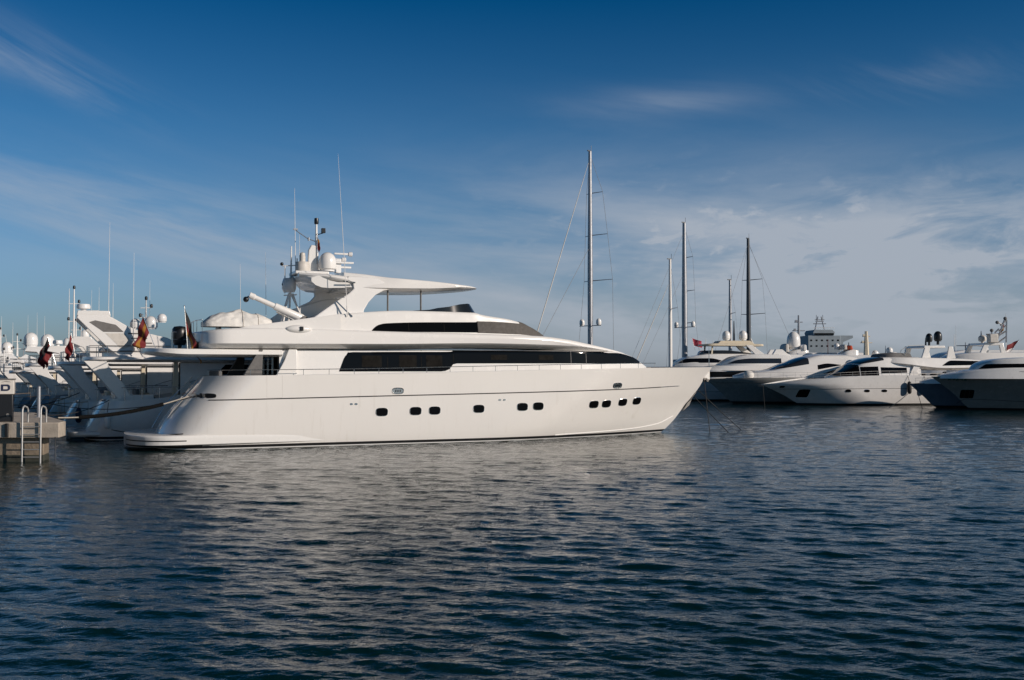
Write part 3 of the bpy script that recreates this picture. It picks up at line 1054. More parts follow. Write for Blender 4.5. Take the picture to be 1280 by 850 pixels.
    MB().lathe((6.92, 0, 11.05), [(0, 0), (0.10, 0), (0.115, 0.06), (0.115, 0.2), (0.10, 0.3), (0.0, 0.32)], 14).build('masthead_light', M_BLACK, mast)
    mb = MB()
    mb.box((7.25, -0.1, 10.72), (0.20, 0.2, 0.24)).tube([(6.92, 0, 10.5), (7.25, -0.1, 10.6)], 0.025, 6)
    mb.build('camera', M_BLACK, mast, bevel=0.02)
    mb = MB()
    mb.tube([(6.92, 0, 10.15), (6.5, 0.1, 10.3), (6.0, 0.2, 10.65), (5.9, 0.2, 10.72)], 0.022, 6).box((5.9, 0.2, 10.76), (0.22, 0.12, 0.07))
    mb.tube([(6.55, 0.1, 10.2), (6.55, 0.1, 10.36)], 0.05, 8)
    mb.build('wind_sensor', M_ALU, mast)
    MB().dome((7.42, -0.35, 8.62), 0.44, 0.98).build('satellite_dome', M_WHITE, plat)
    MB().dome((7.1, 0.95, 8.56), 0.30, 0.62).build('small_dome', M_WHITE2, plat)
    mb = MB()
    mb.lathe((6.2, -0.1, 8.58), [(0, 0), (0.34, 0), (0.36, 0.12), (0.36, 0.42), (0.33, 0.5), (0.15, 0.52), (0.15, 0.75), (0.13, 0.95), (0.0, 1.0)], 20)
    mb.build('radar_drum', M_PANEL, plat)
    mb = MB()
    for (z, y, xa, xb) in ((9.62, 0.3, 7.9, 8.75), (9.30, 0.1, 7.8, 8.45), (9.12, -0.2, 7.9, 8.8), (8.95, 0.5, 7.8, 8.85)):
        mb.box(((xa + xb) / 2, y, z), (xb - xa, 0.10, 0.10))
    mb.box((8.05, 0.1, 8.95), (0.28, 0.4, 0.7)).lathe((8.75, 0.3, 9.62), [(0.02, -0.1), (0.1, -0.1), (0.13, 0.1), (0.02, 0.1)], 10, axis='x')
    mb.lathe((8.35, 0.1, 9.3), [(0.02, -0.1), (0.11, -0.1), (0.13, 0.12), (0.02, 0.12)], 10, axis='x')
    mb.build('radar_scanner', M_WHITE2, plat, bevel=0.025)
    # secondary aerial cluster aft of the ring
    mb = MB()
    mb.tube([(5.6, 0.3, 6.1), (5.7, 0.3, 8.2), (5.72, 0.3, 9.9)], [0.06, 0.055, 0.03], 8)
    mb.tube([(5.35, 0.3, 7.4), (6.0, 0.3, 7.45)], 0.03, 6).tube([(5.3, 0.5, 8.9), (6.15, 0.2, 8.95)], 0.025, 6)
    mb.tube([(5.4, 0.3, 8.9), (5.4, 0.3, 7.5)], 0.03, 6).tube([(6.0, 0.3, 8.9), (6.0, 0.25, 9.3)], 0.03, 6)
    ax = mb.build('aerial_mast', M_WHITE, root)
    for c_ in ((5.28, 0.5, 9.0), (5.33, 0.3, 7.95)):
        MB().ball(c_, 0.09).build('deck_light', M_BLACK, ax)
    MB().lathe((5.62, 0.35, 7.55), [(0, 0), (0.28, 0.02), (0.36, 0.2), (0.36, 0.5), (0.28, 0.72), (0, 0.75)], 16).build('aerial_pod', M_WHITE2, ax)
    mb = MB()
    for (xa, ya, xb, yb) in ((5.2, -0.2, 5.6, 0.3), (6.4, -0.2, 5.7, 0.3), (5.2, 0.9, 5.6, 0.3), (6.5, 0.9, 5.8, 0.3)):
        mb.tube([(xa, ya, 5.8), (xb, yb, 7.5)], 0.045, 7)
    mb.build('aerial_brace', M_WHITE, ax)
    # sloping stair cover / locker on the far side
    MB().prism([(4.3, 5.8), (8.0, 5.8), (8.3, 7.4), (7.6, 7.3), (6.6, 6.95), (5.4, 6.6)], 1.75, 1.98).build('far_side_screen', M_WHITE, root, bevel=0.04, weld=False)
    MB().prism([(5.9, 5.7), (7.9, 5.7), (7.9, 6.55), (7.2, 6.5)], -0.6, 1.6).build('stair_hood', M_WHITE2, root, bevel=0.08, weld=False)
    # hardtop front posts, braces, whips
    for (x, y) in ((10.2, -1.65), (11.95, -1.65)):
        MB().tube([(x, y, 6.5), (x, y, 7.75)], 0.045, 10).build('hardtop_post', M_ANCHOR, root)
    mb = MB()
    mb.tube([(7.45, -2.22, 7.0), (7.9, -2.45, 6.5), (8.15, -2.6, 6.25)], 0.035, 6).tube([(7.75, -2.2, 8.0), (8.4, -2.1, 7.95)], 0.04, 6)
    mb.build('boarding_handrail', M_STEEL, root)
    w = whip(root, (7.9, -2.62, 6.25), (7.42, -2.5, 14.2), 0.022)
    MB().tube([(7.75, -2.55, 7.18), (7.4, -2.2, 7.16)], 0.025, 6).build('antenna_bracket', M_STEEL, w)
    whip(root, (6.0, 0.6, 8.3), (5.92, 0.6, 12.9), 0.028)
    whip(root, (4.6, 1.0, 5.7), (4.55, 1.0, 9.6), 0.02)
    whip(root, (3.4, 1.4, 5.7), (3.35, 1.4, 9.0), 0.02)
    whip(root, (6.15, 0.2, 6.5), (6.1, 0.2, 10.6), 0.024)
    # crane
    cr = MB()
    a, b = Vector((6.05, -1.0, 6.18)), Vector((3.45, -1.0, 7.28))
    d = (b - a).normalized()
    cr.tube([a, a + d * 0.05, a + d * 1.5, a + d * 1.52, b - d * 0.3, b - d * 0.25, b], [0.18, 0.20, 0.175, 0.13, 0.12, 0.16, 0.15], 18)
    c = cr.build('tender_crane', M_WHITE, root)
    mb = MB()
    mb.lathe((6.05, -1.0, 5.55), [(0, 0), (0.34, 0), (0.32, 0.3), (0.26, 0.62), (0.2, 0.75), (0, 0.78)], 18)
    mb.build('crane_base', M_CUSHION, c)
    mb = MB()
    mb.ball((3.28, -1.05, 7.06), 0.14).tube([(3.4, -1.03, 7.22), (3.28, -1.05, 7.1)], 0.03, 6)
    mb.build('crane_hook', M_BLACK, c)
    MB().tube([(5.9, -1.0, 5.95), (4.75, -1.0, 6.5)], 0.05, 8).build('crane_ram', M_STEEL, c)
    # upper deck aft rail
    mb = MB()
    pts = [(1.15, -1.9), (0.98, -1.2), (0.95, 0.0)]
    pts += [(x, -y) for (x, y) in reversed(pts[:-1])]
    mb.tube([(x, y, 6.0 if x < 3 else 6.05) for (x, y) in pts], 0.02, 6)
    for (x, y) in pts:
        mb.tube([(x, y, 5.4), (x, y, 6.0)], 0.016, 6)
    mb.build('upper_deck_railing', M_STEEL, root)
    # white life raft canisters on the far side of the upper deck
    MB().lathe((3.6, 2.2, 5.95), [(0, -0.6), (0.26, -0.58), (0.3, -0.5), (0.3, 0.5), (0.26, 0.58), (0, 0.6)], 18, axis='x').build('life_raft', M_WHITE2, root)
    return root, H


main_root, H0 = main_yacht()


def dinghy():
    x0, y0, z0 = 2.85, -0.6, 5.66
    root = thing('covered_dinghy', 'dinghy under a creased white canvas cover on the upper deck of the large near yacht', 'dinghy', berth(x0, y0, z0), TH)
    mb = MB()
    P = []
    for x in np.linspace(-1.62, 1.75, 80):
        t = (x + 1.62) / 3.37
        w = 0.80 * (max(0, 1 - abs(2 * t - 1) ** 5)) ** 0.45 + 0.02
        top = 0.24 + 0.52 * (max(0, 1 - abs(2 * t - 1.05) ** 2.3)) ** 0.75
        row = []
        for a in np.linspace(0, math.pi, 40):
            c, s_ = math.cos(a), math.sin(a)
            nz = noise.noise(Vector((x * 1.3, a * 1.1, 2.0))) * 0.075 + noise.noise(Vector((x * 3.1, a * 2.6, 7.0))) * 0.045 - abs(noise.noise(Vector((x * 2.2 + a, a * 3.0, 4.0)))) * 0.07
            f = 1 + 1.5 * nz * (0.35 + 0.65 * s_)
            peak = 0.10 * max(0, 1 - abs(x - 0.2) * 2.5) * s_ ** 6
            row.append((x, -w * math.copysign(abs(c) ** 0.8, c) * f, 0.06 + (top * s_ ** 0.75) * f + peak))
        P.append(row)
    mb.grid(P)
    nv = 40
    mb.f.append(tuple(range(nv))); mb.mi.append(0)
    mb.f.append(tuple(len(mb.v) - nv + k for k in range(nv))); mb.mi.append(0)
    mb.build('canvas_cover', M_COVER, root, sharp=70)
    mb = MB()
    mb.box((-0.8, 0, -0.02), (0.12, 1.2, 0.16)).box((0.8, 0, -0.02), (0.12, 1.2, 0.16))
    mb.build('chock', M_BLACK, root)
    mb = MB()
    for x in (0.25, 1.0):
        t = (x + 1.62) / 3.37
        pts = []
        for a in np.linspace(0, math.pi, 18):
            i = int(round(t * 79)); j = int(round(a / math.pi * 39))
            q = P[i][j]
            pts.append((q[0], q[1] * 1.012, q[2] + 0.012))
        mb.tube(pts, 0.014, 5)
    mb.build('lashing', M_PALEROPE, root)


dinghy()


def stern_gear():
    root = thing('covered_outboard', 'outboard engine under a black cover on the stern rail of the large near yacht', 'outboard', berth(0.35, 0.25, 4.62), TH)
    mb = MB()
    prof = [(0, 0.22), (0.26, 0.22), (0.34, 0.42), (0.37, 0.75), (0.36, 1.0), (0.27, 1.12), (0, 1.16)]
    mb.lathe((0, 0, 0), prof, 16)
    mb.box((0.0, 0.05, 0.15), (0.18, 0.16, 0.5))
    mb.build('engine_cover', M_BLACK, root, bevel=0.02)
    mb = MB()
    for x in (-0.35, 0.35):
        for y in (-0.3, 0.3):
            mb.tube([(x, y, 0), (x, y, 0.85)], 0.02, 6)
    for y in (-0.3, 0.3):
        mb.tube([(-0.35, y, 0.85), (0.35, y, 0.85)], 0.02, 6)
    mb.tube([(-0.35, -0.3, 0.5), (0.35, -0.3, 0.5)], 0.016, 6)
    mb.build('stand', M_STEEL, root)


stern_gear()
flag('german_ensign', 'drooping black, red and gold flag on the stern of the large near yacht', berth(0.50, -1.95, 4.6), 2.0,
     [(M_BLACKFLAG, 0.42), (M_REDFLAG, 0.36), (M_GOLDFLAG, 0.22)], (2.5, 1.3), 'flags flown from the boats', TH + math.pi - 0.1, 0.90, lean=(0.16, 0.0), seed=3)
flag('courtesy_flag', 'small red and yellow flag hanging under the signal mast of the large near yacht', berth(6.93, -0.13, 9.0), 1.5,
     [(M_GOLDFLAG, 0.35), (M_REDFLAG, 0.65)], (0.55, 0.65), 'flags flown from the boats', TH + math.pi, 0.9, seed=5)


# ------------------------------------------------------------------ a generic moored yacht
def stern_boat(name, label, v, xs, P):
    """one of the boats berthed stern-to beside the near yacht; local x from the platform's aft edge forward"""
    L, B = P['L'], P['B']
    sh, fd = P['sheer'], P['fly']
    wm = P.get('mat', M_WHITE)
    root = thing(name, label, 'yacht', berth(xs, v), TH + P.get('turn', 0.0), 'motor yachts moored in the marina')
    H = Hull(sheer=[(0, sh - 1.0), (2.0, sh - 0.85), (5.0, sh - 0.62), (7.5, sh), (12, sh + 0.15), (L, sh + 0.7)],
             stem=[(-0.6, L - 5.0), (0, L - 3.6), (sh + 0.7, L)], stern=[(-0.6, 1.1), (0, 0.9), (sh, 2.1)],
             beam=[(-0.6, B * 0.33), (0, B * 0.455), (1, B * 0.485), (sh + 0.7, B * 0.5)], entry=[(0, L * 0.45), (sh, L * 0.38)], lr=1.4, ns=3.0, wall=0.1, bulwark=0.55)
    hull = H.mesh(60).build('hull', [P.get('hull', M_WHITE), M_BOOT, M_WHITE2, M_WEED], root, sharp=50)
    H.deck().build('deck', M_TEAK, root)
    Tier(0, 2.6, 0.22, 0.46, B * 0.45, r=0.06, ch=(0.08, 0.08), tail=(0.9, 3), camber=0).mesh(14).build('swim_platform', wm, root)
    # transom stairs on both quarters and the garage door
    for sd in (-1, 1):
        mb = MB()
        for k in range(5):
            x = 1.35 + k * 0.30
            mb.box((x + 0.9, sd * B * 0.36, 0.46 + (k + 1) * (sh - 0.6) / 12), (1.6, B * 0.13, (k + 1) * (sh - 0.6) / 6))
        mb.build('transom_steps', M_WHITE2, root, bevel=0.02, weld=False)
    for sd in (-1, 1):
        mb = MB()
        P_ = []
        for z in np.linspace(0.5, sh - 0.7, 10):
            x = 1.0 + 0.62 * (z - 0.5)
            P_.append([(x, sd * B * 0.44, z), (x - 0.06, sd * (B * 0.44 - 0.10), z), (x + 0.3, sd * (B * 0.44 - 0.22), z), (x + 0.9, sd * B * 0.43, z)])
        mb.grid(P_, close_v=True)
        mb.build('quarter_wing', wm, root)
    mb = MB()
    for z in (1.0, 1.5):
        mb.tube([(H.stern(z) - 0.0, y, z) for y in np.linspace(-1.3, 1.3, 5)], 0.012, 5)
    mb.build('garage_door_seam', M_CUSHION, hull)
    # deckhouse
    T1 = Tier(5.6, L * 0.80, sh - 1.3, [(5.6, fd), (L * 0.62, fd), (L * 0.72, fd - 0.6), (L * 0.80, sh + 0.15)], B * 0.39, B * 0.37, r=0.08, nose=(5.5, 2.2), camber=0.02)
    house = T1.mesh(36).build('deckhouse', wm, root)
    T1.panel(7.2, L * 0.76, [(7.2, sh + 0.15), (L * 0.76, sh + 0.28)], [(7.2, sh + 0.17), (8.0, fd - 0.12), (L * 0.76, fd - 0.12)], 0.014, 50, 7, sides=(-1,)).build('saloon_window', M_GLASS, house)
    MB().box((5.57, 0, (fd + sh - 1.35) / 2), (0.05, B * 0.66, fd - sh + 1.3)).build('aft_glass_door', M_GLASS, house)
    # cockpit roof / fly deck
    T2 = Tier(P['roof'], L * 0.70, [(P['roof'], fd + 0.02), (L * 0.7, fd)], [(P['roof'], fd + 0.26), (L * 0.4, fd + 0.32), (L * 0.7, fd + 0.15)], B * 0.455, B * 0.44, r=0.10, ch=(0.30, 0.12), nose=(6, 2.2), tail=(1.2, 2.6))
    T2.mesh(36).build('fly_deck', wm, root)
    T3 = Tier(P['roof'] + 1.0, L * 0.60, fd + 0.2, [(P['roof'] + 1.0, fd + 0.75), (P['roof'] + 3, fd + 0.95), (L * 0.42, fd + 1.05), (L * 0.55, fd + 0.8), (L * 0.60, fd + 0.35)], B * 0.43, B * 0.40, r=0.12, nose=(4, 2.2), tail=(1.3, 2.4))
    fl = T3.mesh(36).build('fly_coaming', wm, root)
    T3.panel(P['roof'] + 3.0, P['roof'] + 7.0, fd + 0.42, [(P['roof'] + 3.0, fd + 0.44), (P['roof'] + 3.6, fd + 0.66), (P['roof'] + 7, fd + 0.70)], 0.012, 20, 4, sides=(-1,)).build('coaming_inset', M_GLASS, fl)
    # slanting wings that carry the fly deck
    w0 = P.get('wing', 3.2)
    for sd in (-1, 1):
        MB().prism([(w0 + 1.5, sh - 0.75), (w0 + 2.2, sh - 0.75), (w0 + 1.75, sh + 0.1), (w0 + 1.2, sh + 0.7), (w0 + 0.9, fd + 0.06), (w0 - 0.2, fd + 0.06), (w0 + 0.4, sh + 0.6)], sd * B * 0.41 - 0.08, sd * B * 0.41 + 0.08).build('side_wing', P.get('wing_mat', wm), root, bevel=0.03, weld=False)
    mb = MB()
    mb.box((4.0, 0, sh - 0.95), (0.9, B * 0.5, 0.5)).box((3.5, 0, sh - 0.55), (0.2, B * 0.5, 0.6))
    mb.build('cockpit_sofa', P.get('cushion', M_CUSHION), root, bevel=0.06)
    # cockpit rail
    mb = MB()
    pts = [(5.4, -B * 0.45), (2.8, -B * 0.45), (2.35, -B * 0.36), (2.3, 0), (2.35, B * 0.36), (2.8, B * 0.45), (5.4, B * 0.45)]
    mb.tube([(x, y, sh - 0.12) for (x, y) in pts], 0.022, 6)
    for i in range(len(pts) - 1):
        for t in (0, 0.34, 0.67):
            x, y = pts[i][0] + (pts[i + 1][0] - pts[i][0]) * t, pts[i][1] + (pts[i + 1][1] - pts[i][1]) * t
            mb.tube([(x, y, sh - 0.8), (x, y, sh - 0.12)], 0.018, 6)
    mb.build('cockpit_railing', M_STEEL, root)
    rail(H, 6, L * 0.9, 0.5, 1.4, root, inset=0.08, r=0.018, sides=(-1,))
    # radar arch
    ar = arch(root, P['arch'], B * 0.40, 0.24, P['arch_top'], wm, lean=0.12, z0=fd)
    for (x, z, l) in P.get('louvre', ()):
        y = -(B * 0.40 + 0.125) + 0.12 * (z - fd)
        MB().box((x, y, z), (l, 0.03, 0.07)).build('louvre', M_CUSHION, ar, bevel=0.01)
    for (poly, m_) in P.get('insets', ()):
        y = -(B * 0.40 + 0.13)
        MB().prism(poly, y, y + 0.02, dy_top=lambda z: 0.12 * max(0, z - fd)).build('arch_inset', m_, ar, weld=False)
    # fly deck rail, seats, rolled canvas, gangway, side windows, lockers
    x0 = P['roof']
    mb = MB()
    pts = [(x0 + 4.5, -B * 0.42), (x0 + 1.2, -B * 0.42), (x0 + 0.35, -B * 0.33), (x0 + 0.22, 0), (x0 + 0.35, B * 0.33), (x0 + 1.2, B * 0.42)]
    for dz in (0.55, 0.85):
        mb.tube([(x, y, fd + dz) for (x, y) in pts], 0.018, 6)
    for i in range(len(pts) - 1):
        for t in (0, 0.5):
            x, y = pts[i][0] + (pts[i + 1][0] - pts[i][0]) * t, pts[i][1] + (pts[i + 1][1] - pts[i][1]) * t
            mb.tube([(x, y, fd + 0.2), (x, y, fd + 0.85)], 0.016, 6)
    mb.build('fly_railing', M_STEEL, root)
    MB().box((x0 + 2.2, 0.3, fd + 0.5), (0.8, B * 0.5, 0.4)).build('fly_seat', M_CREAM, root, bevel=0.07)
    MB().box((x0 + 1.9, 0.3, fd + 0.82), (0.18, B * 0.5, 0.4)).build('fly_backrest', M_CREAM, root, bevel=0.06)
    MB().tube([(x0 + 1.0, -B * 0.34, fd + 0.62), (x0 + 0.95, 0, fd + 0.66), (x0 + 1.0, B * 0.34, fd + 0.62)], [0.10, 0.13, 0.10], 10).build('canvas_roll', M_COVER, root)
    for x in (8.4, 10.6, 12.8):
        H.patch(x, sh * 0.48, 0.42, 0.14, 3, 0.012).build('hull_window', M_GLASS, hull)
    mb = MB()
    mb.box((-0.2, 0.9, 1.02), (2.8, 0.42, 0.06))
    for y in (0.70, 1.10):
        mb.tube([(1.1, y, 1.05), (1.1, y, 1.9), (-1.4, y, 1.75), (-1.4, y, 1.05)], 0.016, 6)
    mb.build('gangway', M_TEAK, root)
    MB().box((2.9, -B * 0.30, sh - 0.75), (0.7, 0.6, 0.55)).build('deck_locker', M_WHITE2, root, bevel=0.05)
    MB().box((3.9, B * 0.30, sh - 0.75), (0.9, 0.5, 0.5)).build('cockpit_cushion', P.get('cushion', M_CREAM), root, bevel=0.07)
    MB().prism([(5.2, sh - 1.1), (5.5, sh - 1.1), (5.5, fd), (5.3, fd)], -B * 0.36, -B * 0.30).build('bulkhead_pillar', M_CREAM, root, weld=False)
    for (x, y, z, r, h) in P.get('domes', ()):
        MB().dome((x, y, z), r, h).build('satellite_dome', M_WHITE2, ar)
    for (x, y, z, r) in P.get('discs', ()):
        MB().lathe((x, y, z), [(0, 0), (r * 0.4, 0), (r * 0.4, 0.12), (r, 0.16), (r * 1.04, 0.28), (r * 0.9, 0.4), (0, 0.42)], 20).build('radar_scanner', M_WHITE2, ar)
    for (a, b, r) in P.get('whips', ()):
        whip(root, a, b, r)
    for (x, y, z0, z1) in P.get('masts', ()):
        mb = MB()
        mb.tube([(x, y, z0), (x, y, (z0 + z1) / 2), (x, y, z1)], [0.06, 0.05, 0.03], 8)
        for q in (0.35, 0.7):
            zz = z0 + (z1 - z0) * q
            mb.tube([(x - 0.3, y, zz), (x + 0.3, y, zz + 0.02)], 0.022, 6)
        m = mb.build('signal_mast', M_WHITEMAST, root)
        for q, dx in ((0.37, -0.3), (0.72, 0.28), (1.0, 0)):
            mb = MB()
            mb.lathe((x + dx, y, z0 + (z1 - z0) * q), [(0, 0), (0.07, 0), (0.08, 0.12), (0.05, 0.2), (0, 0.2)], 10)
            mb.build('navigation_light', M_BLACK, m)
    return root, H


def arch_poly(xt, zt, fd, w=1.5, run=2.6):
    """arch leg leaning aft: foot forward on the fly deck, head aft at xt"""
    return [(xt, zt - 0.35), (xt + 0.15, zt), (xt + w * 0.9, zt - 0.05), (xt + w + 0.3, zt - 0.5), (xt + run + 0.3, fd + 1.25), (xt + run + 1.9, fd + 0.6), (xt + run + 1.9, fd + 0.3), (xt + run * 0.62, fd + 0.3), (xt + run * 0.35, fd + 1.1)]


fd = 4.05
stern_boat('motor_yacht', 'white motor yacht right behind the large near one, with slotted raked radar arch', 8.1, -4.7, dict(
    L=25, B=6.3, sheer=2.85, fly=fd, roof=0.75, wing=1.0, hull=M_WHITE,
    arch=[(0.45, 6.35), (0.62, 6.72), (1.5, 6.74), (2.4, 6.25), (2.9, 5.95), (3.6, 5.65), (4.9, 5.35), (5.8, 4.9), (5.9, 4.3), (2.6, 4.3), (2.0, 4.75)],
    arch_top=(0.45, 2.1, 6.45, 6.72), insets=[([(1.05, 6.12), (1.35, 6.22), (2.35, 6.0), (2.75, 5.62), (1.75, 5.62)], M_CUSHION), ([(1.85, 5.55), (2.75, 5.56), (3.35, 4.95), (2.65, 4.72)], M_PANEL), ([(2.9, 4.46), (5.6, 4.46), (5.6, 4.56), (2.95, 4.60)], M_CUSHION)], louvre=[(3.3, 5.55, 0.7), (3.5, 5.30, 0.8), (3.7, 5.05, 0.9), (3.0, 4.62, 0.9)],
    domes=[(4.2, -0.7, 5.85, 0.36, 0.72), (3.5, 0.9, 5.9, 0.30, 0.6), (4.9, 1.0, 6.3, 0.26, 0.5)], discs=[(0.8, -1.0, 6.72, 0.34)],
    whips=[((2.0, -2.0, 6.0), (2.02, -2.0, 11.4), 0.024), ((3.2, -2.6, 4.6), (3.2, -2.6, 9.8), 0.028), ((2.3, 0.4, 6.3), (2.3, 0.4, 8.4), 0.02), ((1.6, 1.0, 6.5), (1.6, 1.0, 8.2), 0.016), ((4.2, 0.4, 6), (4.2, 0.4, 8.6), 0.02)],
    masts=[(4.0, 0.2, 6.0, 7.5)]))
stern_boat('motor_yacht', 'white motor yacht third along the pier, with a tall thin signal mast', 16.0, -5.9, dict(
    L=23, B=5.8, sheer=2.6, fly=3.85, roof=0.6, wing=1.0, mat=M_WHITE2, cushion=M_CREAM, turn=R(1.5),
    arch=arch_poly(1.3, 5.6, 3.85, 1.3, 2.0), arch_top=(1.4, 2.5, 5.35, 5.6),
    domes=[(2.2, 0.5, 5.6, 0.25, 0.5)], whips=[((1.9, -1.9, 5.4), (1.9, -1.9, 7.5), 0.03), ((2.6, 1.4, 5.4), (2.6, 1.4, 8.6), 0.02)],
    masts=[(1.55, 0.0, 5.5, 8.55)]))
stern_boat('motor_yacht', 'white sport yacht fourth along the pier with sloping blue-grey stern wings and thick mast', 24.0, -6.9, dict(
    L=22, B=5.6, sheer=2.5, fly=3.6, roof=1.0, wing=1.6, hull=M_WHITE2, wing_mat=M_WHITE2, turn=R(-1),
    arch=arch_poly(1.0, 5.2, 3.6, 1.3, 2.0), arch_top=(1.1, 2.2, 4.95, 5.2),
    domes=[(2.2, 0.6, 5.2, 0.30, 0.62), (3.2, -0.4, 4.9, 0.26, 0.8)], discs=[(1.6, -0.6, 5.2, 0.3)],
    whips=[((2.3, -1.8, 4.2), (2.3, -1.8, 9.0), 0.055), ((3.4, -1.6, 4.2), (3.4, -1.6, 7.2), 0.035)], masts=[(2.7, 0.3, 5.0, 6.9)]))
stern_boat('motor_yacht', 'white motor yacht fifth along the pier with two big satellite domes on cream arch', 32.0, -8.3, dict(
    L=22, B=5.8, sheer=2.6, fly=3.8, roof=0.7, wing=1.2, mat=M_WHITE2, hull=M_NAVY, cushion=M_CREAM, turn=R(1),
    arch=arch_poly(0.7, 5.3, 3.8, 1.6, 2.3), arch_top=(0.8, 2.3, 5.0, 5.3),
    domes=[(1.1, -0.9, 5.3, 0.48, 1.05), (2.2, 0.9, 5.3, 0.48, 1.0)], discs=[(1.0, 1.6, 5.3, 0.28)],
    whips=[((0.9, -1.4, 5.3), (0.9, -1.4, 7.6), 0.02), ((1.5, -1.0, 5.3), (1.5, -1.0, 7.8), 0.02), ((2.0, 0.1, 5.3), (2.0, 0.1, 7.6), 0.02)]))
stern_boat('motor_yacht', 'small blue-grey motor yacht sixth along the pier, with a slim signal mast', 40.0, -9.8, dict(
    L=20, B=5.4, sheer=2.3, fly=3.3, roof=0.8, wing=1.8, hull=M_NAVY, mat=M_WHITE2, turn=R(-2),
    arch=arch_poly(0.8, 4.4, 3.3, 1.2, 1.8), arch_top=(0.9, 2.0, 4.2, 4.4),
    whips=[((0.9, -1.4, 4.4), (0.6, -1.4, 6.4), 0.035)], masts=[(0.4, 0.0, 2.6, 5.2)]))

stern_boat('motor_yacht', 'white motor yacht seventh along the pier, with one fat dome and paired whip aerials', 48.0, -11.2, dict(
    L=21, B=5.6, sheer=2.5, fly=3.7, roof=0.7, wing=1.2, mat=M_WHITE2, cushion=M_CREAM, turn=R(1),
    arch=arch_poly(0.8, 5.0, 3.7, 1.4, 2.0), arch_top=(0.9, 2.2, 4.75, 5.0), domes=[(1.6, 0.2, 5.0, 0.5, 1.05)],
    whips=[((1.2, -1.4, 5.0), (1.2, -1.4, 8.2), 0.03), ((2.0, 1.2, 5.0), (2.0, 1.2, 7.8), 0.03)], masts=[(2.4, -0.3, 4.8, 6.6)]))
stern_boat('motor_yacht', 'white motor yacht last along the pier, with a flat radar disc on its arch', 56.0, -12.8, dict(
    L=21, B=5.6, sheer=2.5, fly=3.6, roof=0.7, wing=1.4, mat=M_WHITE2, turn=R(-1),
    arch=arch_poly(0.8, 5.2, 3.6, 1.4, 2.2), arch_top=(0.9, 2.2, 4.95, 5.2), discs=[(1.5, -0.5, 5.2, 0.36)],
    whips=[((1.2, -1.4, 5.0), (1.2, -1.4, 8.6), 0.03)], masts=[(2.2, 0.4, 5.0, 7.4)]))

flag('spanish_ensign', 'red and yellow flag on a leaning staff at the stern of the slotted-arch yacht', berth(-0.35, 4.7, 4.5), 2.0,
     [(M_REDFLAG, 0.36), (M_GOLDFLAG, 0.28), (M_REDFLAG, 0.36)], (1.8, 0.9), 'flags flown from the boats', TH - 0.2, 0.95, lean=(-0.75, 0.0), seed=8)
flag('red_ensign', 'dark red flag hanging limp above the third yacht along the pier', berth(-4.2, 13.8, 4.1), 1.7,
     [(M_REDFLAG, 1.0)], (1.4, 0.9), 'flags flown from the boats', TH, 0.94, lean=(-0.3, 0.0), seed=13)
flag('dark_red_ensign', 'limp black and red flag between the fourth yacht and the cream arch with domes', berth(-5.4, 22.0, 4.0), 1.8,
     [(M_BLACKFLAG, 0.35), (M_REDFLAG, 0.65)], (1.7, 1.1), 'flags flown from the boats', TH, 0.9, lean=(-0.5, 0.0), seed=17)
flag('burgundy_ensign', 'burgundy flag drooping from a staff beside the sloping blue-grey wings', berth(-5.6, 26.4, 3.8), 2.0,
     [(M_REDFLAG, 1.0)], (1.9, 1.2), 'flags flown from the boats', TH, 0.82, lean=(-0.4, 0.0), seed=23)


def stern_fender(label, x, v, z, mat):
    root = thing('fender', label, 'fender', berth(x, v, z), 0, 'fenders hung at the sterns along the pier')
    h, r = 0.42, 0.17
    MB().lathe((0, 0, 0), [(0.0, -h), (0.07, -h), (0.13, -h + 0.06), (r, -h + 0.18), (r, h - 0.18), (0.13, h - 0.06), (0.06, h), (0.0, h)], 16).build('fender_body', mat, root)
    MB().tube([(0, 0, h - 0.02), (0.05, 0.02, h + 0.5)], 0.016, 5).build('fender_rope', M_ROPE, root)


stern_fender('white fender hung low at the stern quarter of the slotted-arch yacht', -2.75, 4.75, 1.05, M_WHITE2)
stern_fender('dark blue fender on the quarter of the third yacht along the pier', -4.05, 13.0, 1.0, M_BLUE)
stern_fender('pale fender on the quarter of the fourth yacht along the pier', -5.2, 21.1, 1.0, M_COVER)


